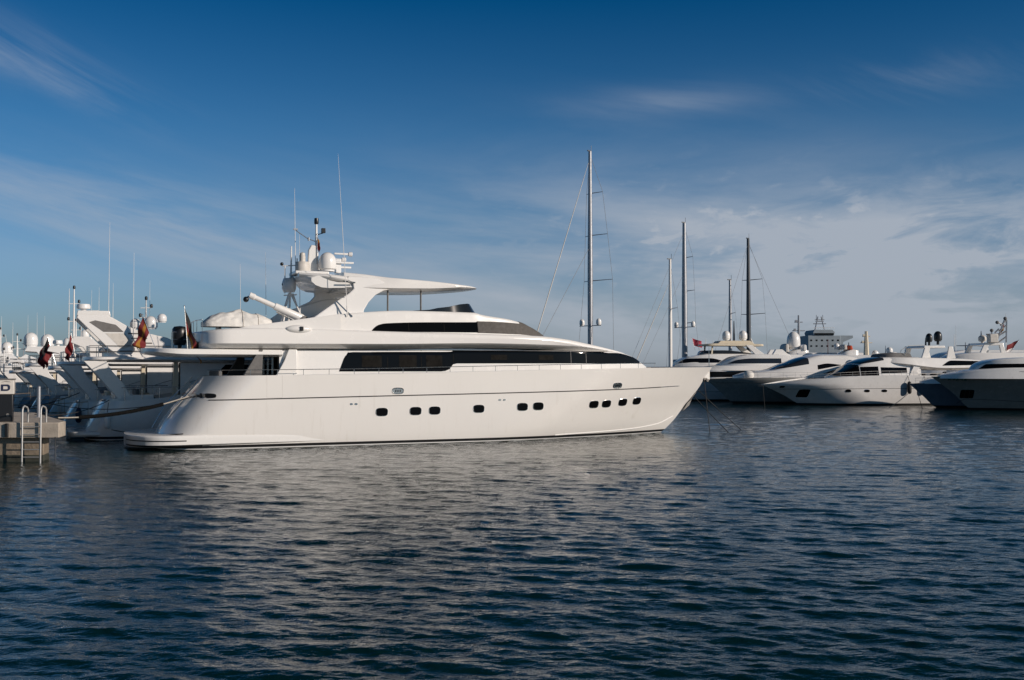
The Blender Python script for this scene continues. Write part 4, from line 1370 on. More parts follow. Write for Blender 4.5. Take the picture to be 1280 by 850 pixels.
# ------------------------------------------------------------------ pier
def pier():
    root = thing('concrete_pier', 'weathered concrete pier end with a thick overhanging cap and steel ladder', 'pier', (-18.0, 41.4, 0))
    poly = [(0, 0), (-0.25, 1.2), (-36, 60), (-50, 60), (-30, 0)]
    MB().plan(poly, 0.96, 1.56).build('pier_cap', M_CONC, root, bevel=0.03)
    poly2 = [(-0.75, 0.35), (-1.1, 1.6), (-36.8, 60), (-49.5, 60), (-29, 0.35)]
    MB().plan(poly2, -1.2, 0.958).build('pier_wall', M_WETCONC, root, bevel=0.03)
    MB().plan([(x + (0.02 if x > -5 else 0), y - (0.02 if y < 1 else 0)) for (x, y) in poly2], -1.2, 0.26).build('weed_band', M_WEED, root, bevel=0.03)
    mb = MB()
    for x in (-0.68, -1.41):
        mb.tube([(x, -0.10, -0.35), (x, -0.10, 2.05), (x, -0.06, 2.16), (x, 0.06, 2.22), (x, 0.3, 2.16), (x, 0.38, 2.05), (x, 0.38, 1.56)], 0.035, 10)
    lad = mb.build('ladder', M_RAIL, root)
    mb = MB()
    for z in (-0.1, 0.2, 0.5, 0.8, 1.1, 1.4):
        mb.tube([(-0.68, -0.10, z), (-1.41, -0.10, z)], 0.022, 8)
    mb.build('rung', M_RAIL, lad)
    for x in (-2.05, -4.6, -7.2):
        MB().box((x, -0.05, 1.26), (0.12, 0.10, 0.55)).build('rubbing_block', M_RUBBER, root, bevel=0.02)
    # thin safety chain / pipe near the corner
    MB().tube([(-0.12, -0.03, 1.0), (-0.12, -0.03, -0.3)], 0.018, 6).build('hanging_pipe', M_RUBBER, root)


pier()


def pedestal():
    root = thing('service_pedestal', 'dockside cabinet with pale top panel lettered D and dark lower door', 'cabinet', (-20.79, 42.35, 1.56), R(22))
    MB().box((0, 0, 0.55), (0.92, 0.7, 1.1)).build('cabinet_body', M_BLACK, root, bevel=0.02)
    o = MB().box((0, 0, 1.40), (1.0, 0.78, 0.58)).build('top_panel', M_PANEL, root, bevel=0.03)
    MB().box((0, 0, 1.715), (1.06, 0.84, 0.05)).build('lid', M_CUSHION, root, bevel=0.01)
    # the letter D
    ou, inn = [], []
    w, h = 0.33, 0.26
    def dshape(w, h, r):
        pts = [(-w / 2, -h / 2), (w / 2 - r, -h / 2)]
        for a in np.linspace(-math.pi / 2, math.pi / 2, 14):
            pts.append((w / 2 - r + r * math.cos(a), (h / 2 - r) * (1 if a > 0 else -1) + r * math.sin(a)))
        pts += [(w / 2 - r, h / 2), (-w / 2, h / 2)]
        return pts
    A, B_ = dshape(w, h, 0.11), dshape(w - 0.15, h - 0.13, 0.05)
    mb = MB()
    P = [[(x, y_, z) for (x, z) in Q] for (Q, y_) in ((A, 0), (A, -0.02), (B_, -0.02), (B_, 0))]
    mb.grid(P, close_v=True)
    d = mb.build('letter', M_BLUE, o)
    d.location = (0.20, -0.392, 1.38)
    mb = MB()
    mb.tube([(0.05, -0.395, 1.60), (0.2, -0.395, 1.63), (0.33, -0.395, 1.615), (0.38, -0.395, 1.60)], [0.006, 0.014, 0.012, 0.005], 6)
    mb.build('emblem', M_CUSHION, o)
    MB().lathe((0.28, -0.36, 0.28), [(0, 0), (0.06, 0), (0.06, -0.03), (0, -0.035)], 12, axis='y').build('socket', M_CUSHION, root)


pedestal()
o = MB().lathe((0, 0, 0), [(0, 0), (0.16, 0), (0.16, 0.03), (0.075, 0.035), (0.075, 1.35), (0.0, 1.4)], 16).build('mooring_post', M_ALU)
o.location = (-20.9, 46.0, 1.56)
tag(o, 'slim grey metal post standing on the pier behind the ladder', 'post')


# ropes
def rope(label, pts, r, mat, group, sleeve=None, name='mooring_rope'):
    c = Vector(pts[0])
    root = thing(name, label, 'rope', c, 0, group)
    q = [Vector(p) - c for p in pts]
    MB().tube(q, r, 7).build('line', mat, root)
    if sleeve:
        a, b, rs = sleeve
        MB().tube(q[a:b], rs, 9).build('chafe_sleeve', M_SLEEVE, root)


ROPES = 'mooring ropes of the boats'
q = sag(berth(0.45, -3.05, 2.45), (-19.3, 44.3, 1.62), 0.25, 40)
rope('thick mooring rope in a black sleeve from the near yacht to the pier', q, 0.03, M_PALEROPE, ROPES, (8, 34, 0.085))
rope('thin slack rope from the near yacht quarter, above the sleeved rope', sag(berth(0.9, -3.1, 2.5), berth(-5.5, 6.5, 1.9), 0.45), 0.02, M_ROPE, ROPES)
rope('thin rope low across the stern of the slotted-arch yacht', sag(berth(-2.6, 5.4, 2.1), berth(-6.0, 0.5, 1.6), 0.3), 0.02, M_ROPE, ROPES)
rope('dark rope from the swim platform of the large near yacht', sag(berth(0.2, -3.2, 0.76), berth(-2.6, 2.5, 0.7), 0.12), 0.025, M_ROPE, ROPES)
rope('grey stern rope of the third yacht along the pier', sag(berth(-4.0, 13.6, 2.3), berth(-8.3, 10.5, 1.6), 0.3), 0.025, M_ROPE, ROPES)
CH = 'anchor lines at the bow of the large near yacht'
rope('near vertical anchor line under the bow of the large near yacht', sag(berth(30.05, -0.1, 3.0), berth(29.5, -1.5, -0.1), 0.02), 0.022, M_ROPE, CH, name='anchor_line')
rope('slanting anchor line ending in the water nearest ahead of the near bow', sag(berth(29.5, 0.4, 2.2), berth(31.0, -1.3, -0.1), 0.03), 0.022, M_ROPE, CH, name='anchor_line')
rope('slanting anchor line reaching farthest ahead of the near bow', sag(berth(30.1, 0.6, 2.4), berth(33.0, 0.2, -0.1), 0.03), 0.022, M_ROPE, CH, name='anchor_line')
rope('short anchor line beside the forefoot of the large near yacht', sag(berth(28.9, 0.3, 1.6), berth(26.9, 1.6, -0.1), 0.02), 0.02, M_ROPE, CH, name='anchor_line')


# ------------------------------------------------------------------ right-hand row: bows to the left
def bow_boat(name, label, px, depth, L, P):
    """boat whose bow tip shows at column px when its near side is depth metres away; heading left"""
    sc = 1300.0 / depth
    B = P['B']
    turn = P.get('turn', 0.0)
    bx = (px - 640) / sc
    ang = math.pi + turn
    by = depth + B / 2
    root = thing(name, label, 'yacht', (bx - L * math.cos(ang), by - L * math.sin(ang), 0), ang, 'motor yachts moored in the marina')
    kx = P.get('kx', 1.0)
    X = lambda p: L - (p - px) / (sc * kx)
    Z = lambda y: 3.7 + (461 - y) / sc
    sh = [(X(a), Z(b)) for (a, b) in P['sheer']]
    sh = sorted(sh)
    zt = sh[-1][1]
    ff = X(P['forefoot'])
    H = Hull(sheer=[(0, sh[0][1])] + sh if sh[0][0] > 0.1 else sh, stem=[(-0.6, ff - 1.6), (0, ff), (zt * 0.5, ff + (L - ff) * P.get('rake', 0.52)), (zt, L)],
             stern=[(-0.6, 0.3), (0, 0.0), (zt, 0.9)], beam=[(-0.6, B * P.get('wl', 0.42) * 0.76), (0, B * P.get('wl', 0.42)), (zt * 0.45, B * (0.5 * P.get('wl', 0.42) + 0.258)), (zt, B * 0.5)],
             entry=[(0, L * P.get('ent0', P.get('ent', 0.52))), (zt, L * P.get('ent', 0.52) * 0.82)], full=P.get('full', (1.7, 2.2)), lr=1.0, ns=3.2, wall=0.09, bulwark=P.get('bulwark', 0.18))
    hull = H.mesh(70).build('hull', [P.get('hull', M_WHITE), M_BOOT, M_BOOT, M_WEED], root, sharp=50)
    H.deck().build('deck', P.get('deck', M_DECK), root)
    tiers = []
    for t in P['tiers']:
        xa, xb = X(t['px'][1]), X(t['px'][0])
        zt_ = sorted((X(a), Z(b)) for (a, b) in t['top'])
        zb_ = sorted((X(a), Z(b)) for (a, b) in t['bot'])
        T = Tier(xa, xb, zb_, zt_, t['w'], t.get('wt', t['w'] * 0.93), r=t.get('r', 0.12), ch=t.get('ch', (0, 0)), nose=t.get('nose', (3.0, 2.2)), tail=t.get('tail', (0, 2)), camber=t.get('camber', 0.05))
        o = T.mesh(46).build(t['name'], t.get('mat', M_WHITE), root)
        for w in t.get('win', ()):
            za = sorted((X(a), Z(b)) for (a, b) in w['lo'])
            zh = sorted((X(a), Z(b)) for (a, b) in w['hi'])
            a, b = max(za[0][0], zh[0][0]), min(za[-1][0], zh[-1][0])
            if w.get('wrap'):
                T.wrap(a, b, za, 0.014, 26, 30).build(w.get('name', 'windscreen'), w.get('mat', M_SKYGLASS), o)
            else:
                T.panel(a, b, za, zh, 0.014, 34, 6, sides=(1,)).build(w.get('name', 'window'), w.get('mat', M_GLASS), o)
        tiers.append((T, o))
    for (a, y, rx, rz) in P.get('ports', ()):
        z = Z(y)
        o = H.patch(X(a), z, rx, rz, 2.6, 0.012, side=1).build('porthole', M_GLASS, hull)
        H.rim(X(a), z, rx, rz, 0.02, 2.6, side=1).build('porthole_rim', M_STEEL, o)
    for (a, y, rx, rz) in P.get('big', ()):
        o = H.patch(X(a), Z(y), rx, rz, 8, 0.014, side=1).build('hull_window', M_GLASS, hull)
        mb = MB()
        for k in (-0.33, 0.33):
            H.patch(X(a) + k * rx, Z(y), 0.025, rz * 0.95, 8, 0.024, side=1, mb=mb)
        mb.build('window_bar', M_BLACK, o)
    if 'line' in P:
        ln = sorted((X(a), Z(b)) for (a, b) in P['line'])
        mb = MB()
        mb.tube(H.line(ln[0][0], ln[-1][0], ln, 0.0, 1, 60), 0.022, 6)
        mb.build('rub_rail', P.get('line_mat', M_RUBBER), hull)
    if 'rail' in P:
        rail(H, P['rail'][0], P['rail'][1], P['rail'][2], 1.3, root, inset=0.12, r=0.014, sides=(1,), mid=True, mat=M_RAIL)
    for a in P.get('arches', ()):
        poly = [(X(p), Z(y)) for (p, y) in a['poly']]
        bx_ = a.get('bar')
        bar = (X(bx_[1]), X(bx_[0]), Z(bx_[3]), Z(bx_[2])) if bx_ else None
        arch(root, poly, a.get('y', 1.9), a.get('t', 0.2), bar, a.get('mat', M_WHITE), lean=a.get('lean', 0.0), z0=poly[0][1], name=a.get('name', 'arch_leg'))
    for (p, y, r, h, yy, mat) in P.get('domes', ()):
        mb = MB()
        zz = Z(y)
        mb.dome((X(p), yy, zz), r, h)
        mb.tube([(X(p), yy, zz - 0.35), (X(p), yy, zz)], r * 0.35, 8)
        mb.build('satellite_dome', mat, root)
    for (p, ya, yb, yy, r, mat) in P.get('poles', ()):
        MB().tube([(X(p), yy, Z(ya)), (X(p), yy, Z((ya + yb) / 2)), (X(p), yy, Z(yb))], [r, r * 0.8, r * 0.4], 6).build('whip_antenna', mat, root)
    return root, H, X, Z


bow_boat('motor_yacht', 'tall white flybridge yacht farthest back, with two white domes on its cream hardtop', 800, 126, 30, dict(
    kx=0.955,
    B=6.6, turn=R(5), sheer=[(800, 464), (900, 466), (1000, 470)], forefoot=836, hull=M_WHITE, bulwark=0.4,
    line=[(806, 488), (960, 491)],
    tiers=[dict(name='deckhouse', px=(838, 1020), top=[(838, 461), (848, 455), (880, 452), (1020, 452)], bot=[(838, 470), (1020, 470)], w=2.7, nose=(6, 2.2)),
           dict(name='upper_deckhouse', px=(846, 1000), top=[(846, 453), (862, 446), (885, 443), (1000, 443)], bot=[(846, 456), (1000, 456)], w=2.6, nose=(5, 2.2),
                win=[dict(name='wheelhouse_window', lo=[(849, 453.6), (905, 453.2)], hi=[(849, 453.4), (858, 448.2), (885, 447.6), (905, 452.2)])]),
           dict(name='fly_coaming', px=(872, 985), top=[(872, 445), (882, 442), (985, 442)], bot=[(872, 447), (985, 447)], w=2.3, nose=(3, 2.2)),
           dict(name='flybridge_windscreen', px=(876, 942), top=[(876, 443), (881, 438), (905, 437.5), (942, 441.5)], bot=[(876, 445), (942, 445)], w=2.0, wt=1.8, nose=(2.5, 2.2), mat=M_SKYGLASS),
           dict(name='hardtop', px=(878, 956), top=[(878, 430), (900, 428.5), (956, 429.5)], bot=[(878, 431.5), (956, 432)], w=2.2, nose=(1.5, 2.4), tail=(0.8, 2.4), mat=M_CREAM)],
    arches=[dict(poly=[(930, 431), (938, 431), (962, 449), (948, 449)], y=2.1, t=0.3, bar=None), dict(poly=[(889, 431), (891, 431), (890, 443), (888, 443)], y=1.7, t=0.12, name='hardtop_post', mat=M_CREAM),
            dict(poly=[(902, 425), (938, 425), (945, 430), (896, 430)], y=0.7, t=1.3, name='mast_base', mat=M_CREAM)],
    domes=[(910.5, 424, 0.50, 1.15, 0.6, M_WHITE), (931.5, 424, 0.52, 1.2, 0.6, M_WHITE)],
    poles=[(922, 426, 399, 0.0, 0.13, M_DARKMAST), (885, 430, 422, 0.5, 0.04, M_WHITEMAST), (894, 430, 424, 0.5, 0.04, M_WHITEMAST)]))

bow_boat('motor_yacht', 'white yacht with wedge-shaped wheelhouse over a dark front window strip, behind the dark grey hull', 806, 117, 31, dict(
    kx=0.96,
    B=7.0, turn=R(4), sheer=[(806, 467), (870, 472.5), (960, 473), (1060, 473)], forefoot=842, hull=M_WHITE2, bulwark=0.3, line=[(812, 490), (1000, 490)],
    tiers=[dict(name='deckhouse', px=(866, 1060), top=[(866, 464), (880, 461), (1060, 461)], bot=[(866, 476), (1060, 476)], w=3.2, wt=3.15, nose=(4, 2.4),
                win=[dict(name='saloon_window', lo=[(866.5, 471.5), (985, 471.5)], hi=[(866.5, 464.5), (985, 464.5)])]),
           dict(name='upper_deck', px=(864, 1060), top=[(864, 463), (880, 459.5), (905, 457), (1060, 457)], bot=[(864, 464.3), (1060, 464.3)], w=3.45, nose=(6, 2.2), ch=(0.25, 0.1)),
           dict(name='wheelhouse', px=(900, 1030), top=[(900, 456.5), (912, 450), (924, 445), (945, 442.5), (975, 443), (1000, 449), (1030, 453)], bot=[(900, 459), (1030, 459)], w=2.7, wt=2.4, nose=(5, 2.2),
                win=[dict(name='wheelhouse_window', lo=[(910, 454.4), (974, 454)], hi=[(910, 454.2), (922, 449.4), (940, 447.8), (975, 447.8)], mat=M_SKYGLASS),
                     dict(name='side_vent', lo=[(976, 455), (984, 455)], hi=[(976, 454.8), (984, 451.4)])])],
    arches=[dict(poly=[(972, 436), (980, 436), (992, 446), (966, 446)], y=1.0, t=0.5, name='mast_base', mat=M_WHITE)]))

bow_boat('motor_yacht', 'dark grey hulled sport yacht with long raked windscreen and two teardrop side windows', 889, 109, 25, dict(
    kx=0.92,
    B=6.2, turn=R(7), wl=0.45, ent=0.40, sheer=[(889, 474), (930, 472.5), (985, 472), (1060, 474), (1170, 475)], forefoot=922, hull=M_GREY, rake=0.5, rail=(9.5, 21.5, 0.55),
    line=[(900, 479), (1050, 478)], line_mat=M_RUBBER,
    tiers=[dict(name='deckhouse', px=(922, 1100), top=[(922, 471), (940, 466), (962, 463.5), (985, 455), (1005, 447.5), (1025, 443.5), (1050, 443.5), (1075, 449), (1100, 457)],
                bot=[(922, 475), (1100, 475)], w=2.75, wt=2.25, r=0.5, nose=(7, 2.2), camber=0.12,
                win=[dict(name='windscreen', wrap=True, lo=[(964, 462.4), (1006, 455)], hi=[(964, 460), (1006, 450)], mat=M_SKYGLASS),
                     dict(name='upper_side_window', lo=[(1016, 462), (1045, 456.5)], hi=[(1015, 456.5), (1028, 454.2), (1045, 456)]),
                     dict(name='lower_side_window', lo=[(1022, 467), (1062, 467)], hi=[(1022, 466.8), (1040, 461.5), (1062, 459)])])],
    ports=[(955, 483, 0.28, 0.13)]))
tag(MB().dome((0, 0, 0), 0.55, 0.75, neck=0.9).build('deck_cover', M_COVER), 'rounded white canvas bundle on the foredeck of the dark grey sport yacht', 'cover')
bpy.data.objects['deck_cover'].location = (25.3, 111.3, 2.75)

D_root, HD, XD, ZD = bow_boat('motor_yacht', 'silver sport yacht with dark wraparound windscreen and two black domes on its arch', 960, 103, 27, dict(
    kx=0.93, ent0=0.26,
    B=6.0, turn=R(9), wl=0.478, ent=0.36, sheer=[(960, 481), (1000, 476), (1048, 471.5), (1110, 469.5), (1262, 470)], forefoot=1010, hull=M_SILVER, rake=0.45, bulwark=0.12, full=(1.7, 2.0),
    rail=(10.5, 22.5, 0.45), line=[(968, 487), (1130, 486), (1240, 486)],
    ports=[(1054, 489, 0.30, 0.14), (1077, 489, 0.30, 0.14), (1099, 489, 0.30, 0.14), (982, 484, 0.22, 0.10)], big=[(1006.5, 492.5, 0.50, 0.40)],
    tiers=[dict(name='deckhouse', px=(1042, 1150), top=[(1042, 472), (1052, 468), (1068, 460), (1082, 452), (1100, 447), (1120, 446), (1150, 446)], bot=[(1042, 475), (1150, 475)], w=2.6, wt=2.2, r=0.35, nose=(6, 2.3), camber=0.08,
                win=[dict(name='windscreen', wrap=True, lo=[(1047, 470.6), (1074, 470)], hi=[(1047, 460), (1074, 460)], mat=M_GLASS),
                     dict(name='windscreen_side', lo=[(1075, 470), (1096, 469.5)], hi=[(1075, 458.6), (1096, 458)], mat=M_GLASS),
                     dict(name='sun_roof', wrap=True, lo=[(1076, 455), (1104, 450)], hi=[(1076, 450), (1104, 448)], mat=M_SKYGLASS),
                     dict(name='cabin_window', lo=[(1099, 467), (1132, 466)], hi=[(1099, 459), (1132, 459.5)], mat=M_GLASS)]),
           dict(name='fly_deck', px=(1096, 1245), top=[(1096, 449), (1112, 446.5), (1190, 447.5), (1230, 450), (1245, 453)], bot=[(1096, 454), (1130, 458), (1180, 463), (1225, 462), (1245, 456)], w=2.75, wt=2.55, r=0.15, ch=(0.5, 0.25), nose=(4, 2.3), tail=(2.0, 2.4),
                win=[dict(name='fly_window', lo=[(1176, 457), (1230, 456)], hi=[(1176, 456.6), (1188, 450.3), (1230, 451)])]),
           dict(name='flybridge_windscreen', px=(1104, 1142), top=[(1104, 446), (1112, 442), (1126, 440.5), (1142, 441.5)], bot=[(1104, 447), (1142, 447.5)], w=2.0, wt=1.7, nose=(1.6, 2.2), mat=M_CUSHION)],
    arches=[dict(poly=[(1160, 431), (1176, 431), (1176, 433), (1166, 434), (1163, 447), (1155, 447)], y=1.8, t=0.2, bar=(1158, 1186, 431, 434)),
            dict(poly=[(1187, 432), (1192, 432), (1196, 447), (1184, 448)], y=2.3, t=0.16, name='fin'),
            dict(poly=[(1140, 457), (1150, 457), (1144, 464), (1152, 474), (1132, 474)], y=2.5, t=0.12, name='aft_pillar')],
    domes=[(1173, 426, 0.34, 0.92, 0.7, M_BLACK), (1192.5, 424.5, 0.42, 1.08, -0.4, M_BLACK)],
    poles=[(1172, 430, 420, 0.2, 0.10, M_BLACK), (1133, 444, 432, 1.8, 0.03, M_STEEL)]))

bow_boat('motor_yacht', 'small blue-grey hulled yacht with low white foredeck, bow beside the big dark slate hull', 1150, 97, 22, dict(
    B=5.6, turn=R(-3), sheer=[(1150, 480), (1190, 478.5), (1250, 478), (1320, 478)], forefoot=1184, hull=M_NAVY, bulwark=0.1, rake=0.5,
    rail=(10, 21.5, 0.5),
    tiers=[dict(name='coachroof', px=(1164, 1330), top=[(1164, 478), (1180, 473), (1210, 469), (1260, 466), (1330, 466)], bot=[(1164, 480), (1330, 480)], w=2.2, wt=1.9, r=0.2, nose=(4, 2.2)),]))

G_root, HG, XG, ZG = bow_boat('motor_yacht', 'big dark slate hulled yacht with pale raised foredeck and square anchor pocket window', 1183, 90.5, 28, dict(
    B=6.8, turn=R(-3), rail=(12, 27, 0.5), sheer=[(1183, 471), (1215, 471), (1280, 471.5), (1400, 472), (1580, 474)], forefoot=1234, hull=M_SLATE, bulwark=0.1, rake=0.45,
    big=[(1226, 493.5, 0.52, 0.38)], line=[(1215, 506), (1226, 500), (1300, 503)],
    tiers=[dict(name='raised_foredeck', px=(1192, 1560), top=[(1192, 470.5), (1210, 466.5), (1235, 462), (1280, 459.5), (1560, 459)], bot=[(1192, 473.5), (1560, 474)], w=3.0, wt=2.7, r=0.15, nose=(8, 2.1), mat=M_WHITE2),
           dict(name='deckhouse', px=(1232, 1540), top=[(1232, 462.5), (1244, 454), (1262, 449), (1300, 447), (1540, 447)], bot=[(1232, 465), (1540, 465)], w=2.5, wt=2.2, r=0.2, nose=(5, 2.2),
                win=[dict(name='deckhouse_window', lo=[(1238, 462), (1500, 462)], hi=[(1238, 461), (1246, 455), (1300, 454.5), (1500, 454.5)])])]))
# small chrome lettering on the dark bow: unreadable at this size, a row of strokes
mb = MB()
for i, (dx, h) in enumerate(((0, 0.16), (0.35, 0.12), (0.62, 0.2), (0.95, 0.1), (1.2, 0.18))):
    x = XG(1203) - dx
    HG.patch(x, ZG(474.5) + 0.02 * (i % 2), 0.10, h / 2 + 0.02, 2.2 + i, 0.016, side=1, mb=mb)
mb.build('bow_emblem', M_STEEL, G_root)

HP_root, HH, XH, ZH = bow_boat('motor_yacht', 'white yacht with a goalpost arch and lattice mast, behind the big dark slate hull', 1176, 118, 27, dict(
    B=6.6, turn=R(2), sheer=[(1176, 466), (1250, 468), (1440, 470)], forefoot=1210, hull=M_WHITE2, bulwark=0.2,
    tiers=[dict(name='deckhouse', px=(1200, 1430), top=[(1200, 463), (1215, 455), (1235, 452), (1430, 452)], bot=[(1200, 469), (1430, 469)], w=2.8, nose=(5, 2.2)),
           dict(name='upper_deck', px=(1190, 1430), top=[(1190, 449), (1205, 443), (1232, 440.5), (1430, 440)], bot=[(1190, 453), (1430, 453)], w=2.9, wt=2.5, nose=(6, 2.2), r=0.3)],
    arches=[dict(poly=[(1238, 428), (1243, 428), (1243, 431), (1238, 445), (1230, 445)], y=1.9, t=0.25, bar=(1238, 1262, 428, 431)),
            dict(poly=[(1256, 428), (1261, 428), (1267, 445), (1260, 445)], y=1.9, t=0.25)],
    domes=[(1243, 426, 0.45, 0.75, 0.5, M_PANEL), (1259, 424, 0.4, 0.8, -0.6, M_WHITE)],
    poles=[ (1271, 445, 390, 1.0, 0.035, M_WHITEMAST), (1206, 440, 405, 1.0, 0.025, M_WHITEMAST), (1246, 420, 412, -0.3, 0.1, M_ALU)]))


def lattice():
    sc = 1300.0 / 119.5
    px = lambda p: (p - 640) / sc
    pz = lambda y: 3.7 + (461 - y) / sc
    H_root = HP_root
    from mathutils import Matrix
    inv = (Matrix.Translation(H_root.location) @ Matrix.Rotation(H_root.rotation_euler.z, 4, 'Z')).inverted()
    q = lambda p, y, d=0.0: inv @ Vector((px(p), 119.5 + d, pz(y)))
    mb = MB()
    for a, b in (((1246, 428), (1256, 400)), ((1258, 428), (1259, 400)), ((1246, 421), (1258, 414)), ((1249, 414), (1258, 407)), ((1248, 428), (1258, 421)), ((1251, 407), (1259, 400)),
                 ((1236, 419), (1250, 417)), ((1240, 420), (1240, 414)), ((1244, 416), (1249, 411)), ((1252, 405), (1248, 403)), ((1233, 418), (1242, 418.5))):
        mb.tube([q(*a), q(*b)], 0.09, 5)
    mb.build('lattice_mast', M_ALU, H_root)
    for a in ((1240, 413), (1247, 403), (1257, 398)):
        MB().ball(q(*a), 0.20).build('mast_light', M_CUSHION, H_root)
    MB().box(q(1241, 423), (1.0, 0.8, 1.0)).build('radar_box', M_PANEL, H_root, bevel=0.1)


lattice()


def fwd_flag(name, label, px, py, depth, cloths, size, seed, rz, staff=1.6, lean=0.5, droop=0.25):
    x = (px - 640) / 1300 * depth
    z = 3.7 + (461 - py) / 1300 * depth
    flag(name, label, (x, depth, z), staff, cloths, size, 'flags flown from the boats', rz, droop, lean=(lean, 0), seed=seed, fold=2.5)


fwd_flag('red_stern_flag', 'red and white flag on a slanting staff beside the goalpost arch', 1259, 446, 122, [(M_REDFLAG, 0.7), (M_WHITEFLAG, 0.3)], (2.0, 1.3), 31, math.pi * 0, 2.0, 1.4, 0.35)
fwd_flag('faded_red_flag', 'faded pink-red flag flying among the masts left of the cream hardtop', 869, 438, 133, [(M_PINKFLAG, 1.0)], (1.7, 1.0), 37, math.pi, 1.6, 0.4, 0.30)
fwd_flag('orange_mast_flag', 'small red and orange flag high on the lattice mast of the goalpost arch yacht', 1254, 420, 120.6, [(M_REDFLAG, 0.5), (M_GOLDFLAG, 0.5)], (0.9, 0.8), 41, 0, 1.5, 0.2, 0.7)


def cockpit_gear():
    mb = MB()
    for (p, y, w, h) in ((1156, 474, 1.1, 0.55), (1172, 475, 0.9, 0.6), (1190, 475, 1.3, 0.5)):
        mb = MB()
        mb.box((XD(p), 1.1, ZD(y)), (w, 1.3, h)).box((XD(p) - w * 0.4, 1.1, ZD(y) + 0.35), (0.2, 1.3, 0.5))
        mb.build('cockpit_seat', M_CUSHION, D_root, bevel=0.08)
    mb = MB()
    mb.tube([(XD(1148), 2.65, ZD(467)), (XD(1240), 2.65, ZD(467))], 0.02, 6)
    for p in range(1148, 1241, 10):
        mb.tube([(XD(p), 2.65, ZD(471)), (XD(p), 2.65, ZD(467))], 0.018, 6)
    mb.build('cockpit_railing', M_RAIL, D_root)
    MB().tube([(XD(1128), 1.6, ZD(447)), (XD(1130), 1.6, ZD(437)), (XD(1140), 1.6, ZD(431)), (XD(1160), 1.6, ZD(430))], 0.03, 6).build('bimini_hoop', M_RAIL, D_root)
    MB().box((XD(1020), 0.9, ZD(473)), (0.5, 0.5, 0.05)).build('deck_hatch', M_GLASS, D_root)


cockpit_gear()


# fenders hanging on the silver sport yacht
def fender(label, px, ytop, ybot):
    x = XD(px)
    z0, z1 = ZD(ybot), ZD(ytop)
    y = max(HD.half(x, z) for z in (z0, z1)) + 0.30
    w = D_root.matrix_basis
    base = w @ Vector((x, y, (z0 + z1) / 2))
    root = thing('fender', label, 'fender', base, 0, 'black fenders on the silver sport yacht')
    h = (z1 - z0) / 2
    r = 0.21
    prof = [(0.0, -h), (0.07, -h), (0.16, -h + 0.08), (r, -h + 0.22), (r, h - 0.22), (0.16, h - 0.08), (0.07, h), (0.0, h)]
    MB().lathe((0, 0, 0), prof, 18).build('fender_body', M_RUBBER, root)
    a = w @ Vector((x, HD.half(x, HD.sheer(x) - 0.02) - 0.05, HD.sheer(x) + 0.02)) - base
    MB().tube([(0, 0, h - 0.02), Vector((0, 0, h)) * 0.4 + a * 0.6, a], 0.02, 6).build('fender_rope', M_ROPE, root)


fender('black fender hanging in full view on the silver sport yacht', 1129, 477, 493)
fender('black fender on the silver yacht, half behind the small blue-grey bow', 1150, 478, 493)
rope('pale mooring line slanting from the silver yacht down to the water', sag((XD(0) * 0 + (1135 - 640) / 1300 * 102.6, 102.6, 1.3), ((1108 - 640) / 1300 * 99, 99, -0.1), 0.1), 0.03, M_PALEROPE, ROPES)
rope('dark line dropping straight from the small blue-grey bow', sag(((1151 - 640) / 1300 * 97, 98.5, 2.3), ((1150 - 640) / 1300 * 97, 96.5, -0.1), 0.0), 0.025, M_ROPE, ROPES)
rope('dark line dropping straight from the bow of the silver sport yacht', sag(((961 - 640) / 1300 * 103, 105.5, 2.1), ((960 - 640) / 1300 * 103, 104.5, -0.1), 0.0), 0.025, M_ROPE, ROPES)


